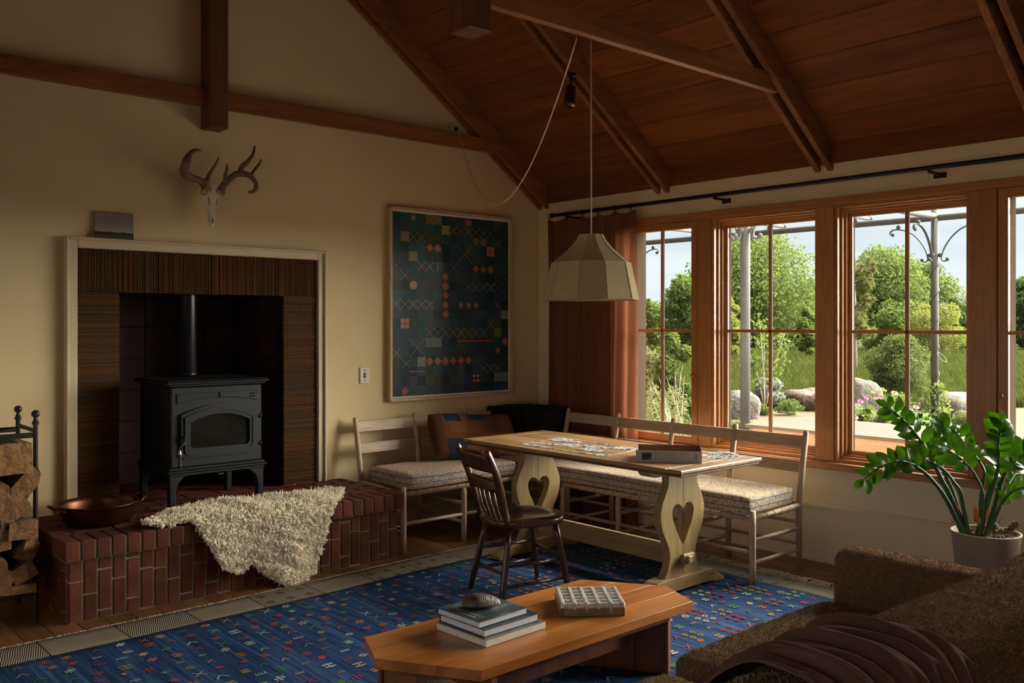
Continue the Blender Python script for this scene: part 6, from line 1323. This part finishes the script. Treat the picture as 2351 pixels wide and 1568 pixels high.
tree('broadleaf_tree', 'distant dark tree closing the gap behind the rounded cottonwood', 2090, 72, 670, 80, 'dark', 6000, .24, 20, low=.02); tree('broadleaf_tree', 'distant green tree behind the poplar and fence', 1760, 74, 668, 110, 'dark', 7000, .25, 21, low=.02); tree('broadleaf_tree', 'distant green tree glimpsed past the curtain', 1530, 70, 690, 80, 'mid', 6000, .24, 22, low=.02)
tree('leafy_shrub', 'tangled green shrub below the curtain side window', 1478, 13.5, 792, 52, 'olive', 6000, .055, 31, trunk=False, low=.05, group='shrubs by the window', cat='shrub'); tree('leafy_shrub', 'tall leafy shrub in the middle of the casement by the curtain', 1552, 12.5, 758, 48, 'mid', 6500, .06, 32, low=.10, group='shrubs by the window', cat='shrub'); tree('leafy_shrub', 'loose yellow green weeds at the foot of the casement by the curtain', 1520, 10.5, 885, 70, 'olive', 5000, .03, 33, trunk=False, low=.05, group='shrubs by the window', cat='shrub')
tree('leafy_shrub', 'leafy shrub behind the wooden mullion by the curtain window', 1625, 13, 800, 45, 'mid', 4500, .06, 34, trunk=False, low=.06, group='shrubs by the window', cat='shrub')
# bare twigs in front of the weeds
q = MB(); rg_ = random.Random(8)
for k_ in range(22):
    x, y = ground(1565+rg_.uniform(-22,22), 10.2+rg_.uniform(-.4,.4)); a = rg_.uniform(-.5,.35); h_ = rg_.uniform(.5, 1.0); q.tube([(x, y, GZ), (x+RGT.x*a*.3, y+RGT.y*a*.3, GZ+h_*.5), (x+RGT.x*a*.8, y+RGT.y*a*.8, GZ+h_)], [.006,.004,.0015], 4)
tag(stuff(q.build('bare_twigs', M_bkl)), 'thin bare twigs in front of the window weeds', 'twigs', kind='stuff')
# juniper
tree('juniper_bush', 'round dense juniper bush behind the tall boulder', 2068, 18.6, 766, 74, 'juniper', 17000, .05, 41, low=.08, lump=16, group=None, cat='shrub'); tree('sage_bush', 'silvery grey sagebrush beside the rusty boulder', 1762, 16.8, 868, 36, 'sage', 5000, .05, 42, trunk=False, low=.05, group=None, cat='shrub')
for px, d_, tp, hp, k_, lb in ((1745, 15.6, 925, 22, 'lime', 'low green tuft at the end of the long boulder'), (1810, 15.6, 915, 34, 'mid', 'low green weeds in front of the rusty boulder'), (2222, 13.2, 945, 30, 'mid', 'leafy green weeds beside the small rounded stone'), (2060, 15.4, 900, 40, 'lime', 'green weeds under the juniper bush'), (1700, 13.4, 965, 40, 'olive', 'dry grass tuft under the long boulder')):
    tree('weed_tuft', lb, px, d_, tp, hp, k_, 1300, .035, int(px), trunk=False, low=.1, lump=6, group='weeds in the gravel', cat='weeds')
# pine with clumped needles
x, y = ground(1958, 29); t = thing('pine_tree', 'airy pine tree with clumped needles by the window mullion', 'tree', (x, y, GZ)); q = MB(); q.tube([(x, y, GZ), (x+.05, y, 1.6), (x, y, 3.2)], [.14,.10,.05], 10); rg_ = random.Random(4); Ps = []
for k_ in range(26):
    z0 = rg_.uniform(.9, 3.2); a = rg_.uniform(-.2, 1.0); L_ = rg_.uniform(.5, 1.15)*(1.1-.2*z0/3); e = Vector((x+RGT.x*L_*a+FWD.x*rg_.uniform(-.5,.5), y+RGT.y*L_*a+FWD.y*rg_.uniform(-.5,.5), z0+rg_.uniform(.0,.35))); q.tube([(x, y, z0-.1), tuple((Vector((x, y, z0))+e)/2), e], [.03,.02,.008], 5)
    for j in range(5): c_ = np.array(Vector((x, y, z0)).lerp(e, rg_.uniform(.45, 1.05)))+RNG.normal(size=3)*.09; d = RNG.normal(size=(90,3)); d /= np.linalg.norm(d, axis=1)[:,None]; Ps.append((np.tile(c_, (90,1)), d))
q.build('trunk', M_bk, t, smooth=True); P = np.concatenate([a for a, b in Ps]); N2 = np.concatenate([b for a, b in Ps]); V, T = blades(P, N2, .15, .006, np.array([0,0,.2]), .25); stuff(trimesh('needles', V, T, LM['pine'], t))
# young maple with open leaves
x, y = ground(1756, 15.9); t = thing('maple_sapling', 'young open leaved sapling standing before the meadow', 'tree', (x, y, GZ)); q = MB(); tips = []; rg_ = random.Random(12)
for a, h_, b in ((-.55,1.15,.1), (-.20,1.5,-.1), (.02,1.35,.1), (.45,1.0,.0), (.62,1.25,.1), (-.38,.8,0)):
    E_ = Vector((x, y, GZ+.15))+RGT*a*.62+FWD*b+Vector((0,0,h_)); M_ = Vector((x, y, GZ+.15)).lerp(E_, .5)-RGT*a*.08; q.tube([(x, y, GZ), M_, E_], [.012,.008,.003], 5); tips += [Vector((x, y, GZ)).lerp(E_, f)+RGT*rg_.uniform(-.12,.12)+FWD*rg_.uniform(-.1,.1) for f in (.5,.6,.68,.76,.84,.9,.96,1.0) for _ in range(4)]
q.build('stems', M_bkl, t, smooth=True); P = np.array([tuple(c) for c in tips for _ in range(4)])+RNG.normal(size=(len(tips)*4,3))*.045; V, T = leaves(P, .062, asp=.75); stuff(trimesh('foliage', V, T, LM['lime'], t))

# ------------------------------------------------------------ flowers, tub, vine, bins, fence
M_zl = leafmat('zinnia_leaf', [(.10,.20,.06), (.15,.26,.08)], .5, .3); FC = {k_: leafmat('petal_'+k_, [c, sc(c,.8)], .6, .3) for k_, c in (('pink', (.62,.16,.28)), ('salmon', (.66,.30,.24)), ('yellow', (.70,.42,.04)), ('mauve', (.60,.25,.40)))}; M_fc = plain('flower_centre', (.06,.03,.015), .9)
def flower(px, py, depth, kind, col, r, lab=None):
    d0 = EYE+FWD*depth+RGT*((px-IW/2)/F_PX*depth)+Vector((0,0,(HOR-py)/F_PX*depth)); gx_, gy_ = d0.x+random.uniform(-.06,.06), d0.y+random.uniform(-.06,.06)
    t = thing('zinnia' if kind == 'z' else 'coneflower', lab or {'pink': 'bright pink zinnia by the deck', 'mauve': 'mauve zinnia by the deck', 'salmon': 'salmon zinnia near the black tub', 'yellow': 'yellow daisy with dark centre by the tall boulder'}[col], 'flower', (gx_, gy_, GZ), 0, col+' flowers outside')
    q = MB(); q.tube([(gx_, gy_, GZ), ((gx_+d0.x)/2, (gy_+d0.y)/2, (GZ+d0.z)/2), d0], .004, 5); q.build('stalk', M_stem, t); q = MB(); rows = (1.0, .7, .42) if kind == 'z' else (1.0,); tilt = (-FWD*.55+Vector((0,0,.8))).normalized(); e1 = tilt.cross(Vector((1,0,0))).normalized(); e2 = tilt.cross(e1)
    for ri, rr in enumerate(rows):
        npet = 14 if kind == 'z' else 10
        for k_ in range(npet):
            a = 2*PI*k_/npet+ri*.2; dv = e1*math.cos(a)+e2*math.sin(a); sv = e1*-math.sin(a)+e2*math.cos(a); c_ = d0+tilt*(ri*.006); q.add([c_+dv*r*.15, c_+dv*r*rr*.75+sv*r*.17, c_+dv*r*rr, c_+dv*r*rr*.75-sv*r*.17], [(0,1,2,3)])
    q.build('petals', FC[col], t); q = MB(); q.sphere(d0+tilt*.012, r*.24, 8, 5); q.build('centre', M_fc, t)
    if kind == 'z':
        P = np.array([[gx_+random.uniform(-.09,.09), gy_+random.uniform(-.09,.09), GZ+(d0.z-GZ)*random.uniform(.35,.86)] for _ in range(26)]); V, T = leaves(P, .10, asp=.42); trimesh('leaves', V, T, M_zl, t)
for a in ((1976, 922, 12.0, 'z', 'pink', .042, 'flat pink zinnia leaning beside the tall boulder'), (1989, 914, 12.2, 'z', 'pink', .036, 'smaller pink zinnia half behind a flat pink one'), (2019, 916, 11.8, 'z', 'pink', .042, 'round bright pink zinnia standing alone over the leafy clump'), (1964, 958, 11.0, 'z', 'mauve', .04), (2054, 902, 12.6, 'z', 'salmon', .05, 'wide salmon zinnia against the juniper bush'), (2104, 935, 11.5, 'z', 'salmon', .04, 'salmon zinnia in front of the black tub'), (2044, 932, 12.2, 'z', 'salmon', .034, 'small salmon zinnia above the plant leaf tip'), (2005, 900, 14.5, 'c', 'yellow', .035), (2018, 894, 14.6, 'c', 'yellow', .036), (2026, 892, 14.7, 'c', 'yellow', .034), (2032, 896, 14.4, 'c', 'yellow', .034), (2023, 906, 14.4, 'c', 'yellow', .03), (2008, 914, 14.5, 'c', 'yellow', .03)): flower(*a)
for px, d_, tp, hp, lb in ((1985, 11.6, 935, 26, 'leafy zinnia clump at the deck edge'), (2030, 11.5, 940, 22, 'leafy zinnia clump before the black tub')): tree('zinnia_foliage', lb, px, d_, tp, hp, 'lime', 500, .10, int(px*3), trunk=False, low=.15, lump=6, group='zinnia clumps', cat='plant')
x, y = ground(2102, 14.2); tu = thing('black_tub', 'round black plastic tub on the gravel', 'tub', (x, y, GZ)); q = MB(); q.lathe([(.20,0),(.235,.17),(.25,.175),(.25,.19),(.235,.19),(.225,.17),(.19,.02),(.0001,.02)], (x, y, GZ), 28); q.build('shell', plain('black_plastic', (.03,.032,.036), .5), tu, smooth=True); q = MB(); q.lathe([(.228,.165),(.0001,.167)], (x, y, GZ), 28); q.build('soil', M_soil, tu)
x, y = 14.0, 6.13; vi = thing('climbing_vine', 'green climbing vine round the foot of the pergola post', 'vine', (x, y, GZ)); a_ = RNG.uniform(0, 6.28, 380); h_ = RNG.random(380)**1.3; P = np.stack([x+(.07+.22*RNG.random(380)*(1-h_*.6))*np.cos(a_), y+(.07+.22*RNG.random(380)*(1-h_*.6))*np.sin(a_), GZ+.05+h_*.62], 1); V, T = leaves(P, .085, asp=.5); stuff(trimesh('foliage', V, T, LM['lime'], vi)); q = MB(); q.tube([(x+.06*math.cos(k_*.8), y+.06*math.sin(k_*.8), GZ+k_*.05) for k_ in range(15)], .008, 5); q.build('stem', M_bkl, vi)
def bin_(px, lb):
    x, y = ground(px, 63.5); t = thing('wheelie_bin', lb, 'bin', (x, y, GZ), AZ, 'bins beyond the meadow'); Mx = Matrix.Translation((x, y, GZ)) @ Matrix.Rotation(AZ-PI/2, 4, 'Z'); m = MB(); m.add([tuple(Mx @ Vector(p)) for p in ((-.26,-.28,.06),(.26,-.28,.06),(.26,.28,.06),(-.26,.28,.06),(-.32,-.36,1.0),(.32,-.36,1.0),(.32,.36,1.0),(-.32,.36,1.0))], [(0,3,2,1),(4,5,6,7),(0,1,5,4),(1,2,6,5),(2,3,7,6),(3,0,4,7)]); m.build('body', plain('brown_plastic', (.16,.07,.05), .6), t); MB().box(-.34, .34, -.40, .38, 1.0, 1.09, .02, M=Mx).build('lid', plain('brown_lid', (.10,.05,.04), .6), t); MB().box(-.2, .2, -.405, -.36, .62, .80, M=Mx).build('label', M_white, t)
bin_(1678, 'brown wheeled bin nearer the sash edge'); bin_(1700, 'brown wheeled bin next to the pergola post')
fe = thing('rail_fence', 'black rail fence at the far side of the meadow', 'fence', (*ground(1820, 62), GZ))
for k_ in range(9): x, y = ground(1760+k_*14, 63); MB().box(x-.07, x+.07, y-.07, y+.07, GZ, GZ+1.2).build('post', M_black, fe)
for z in (.35, .75, 1.1): a, b = Vector((*ground(1760, 62.9), GZ+z)), Vector((*ground(1872, 62.9), GZ+z)); q = MB(); q.tube([a, b], .07, 4); q.build('rail', M_black, fe)
q = MB(); q.tube([Vector((*ground(1700, 64), GZ)), Vector((*ground(1702, 64), GZ+1.3))], .05, 5); q.build('post', M_black, fe)
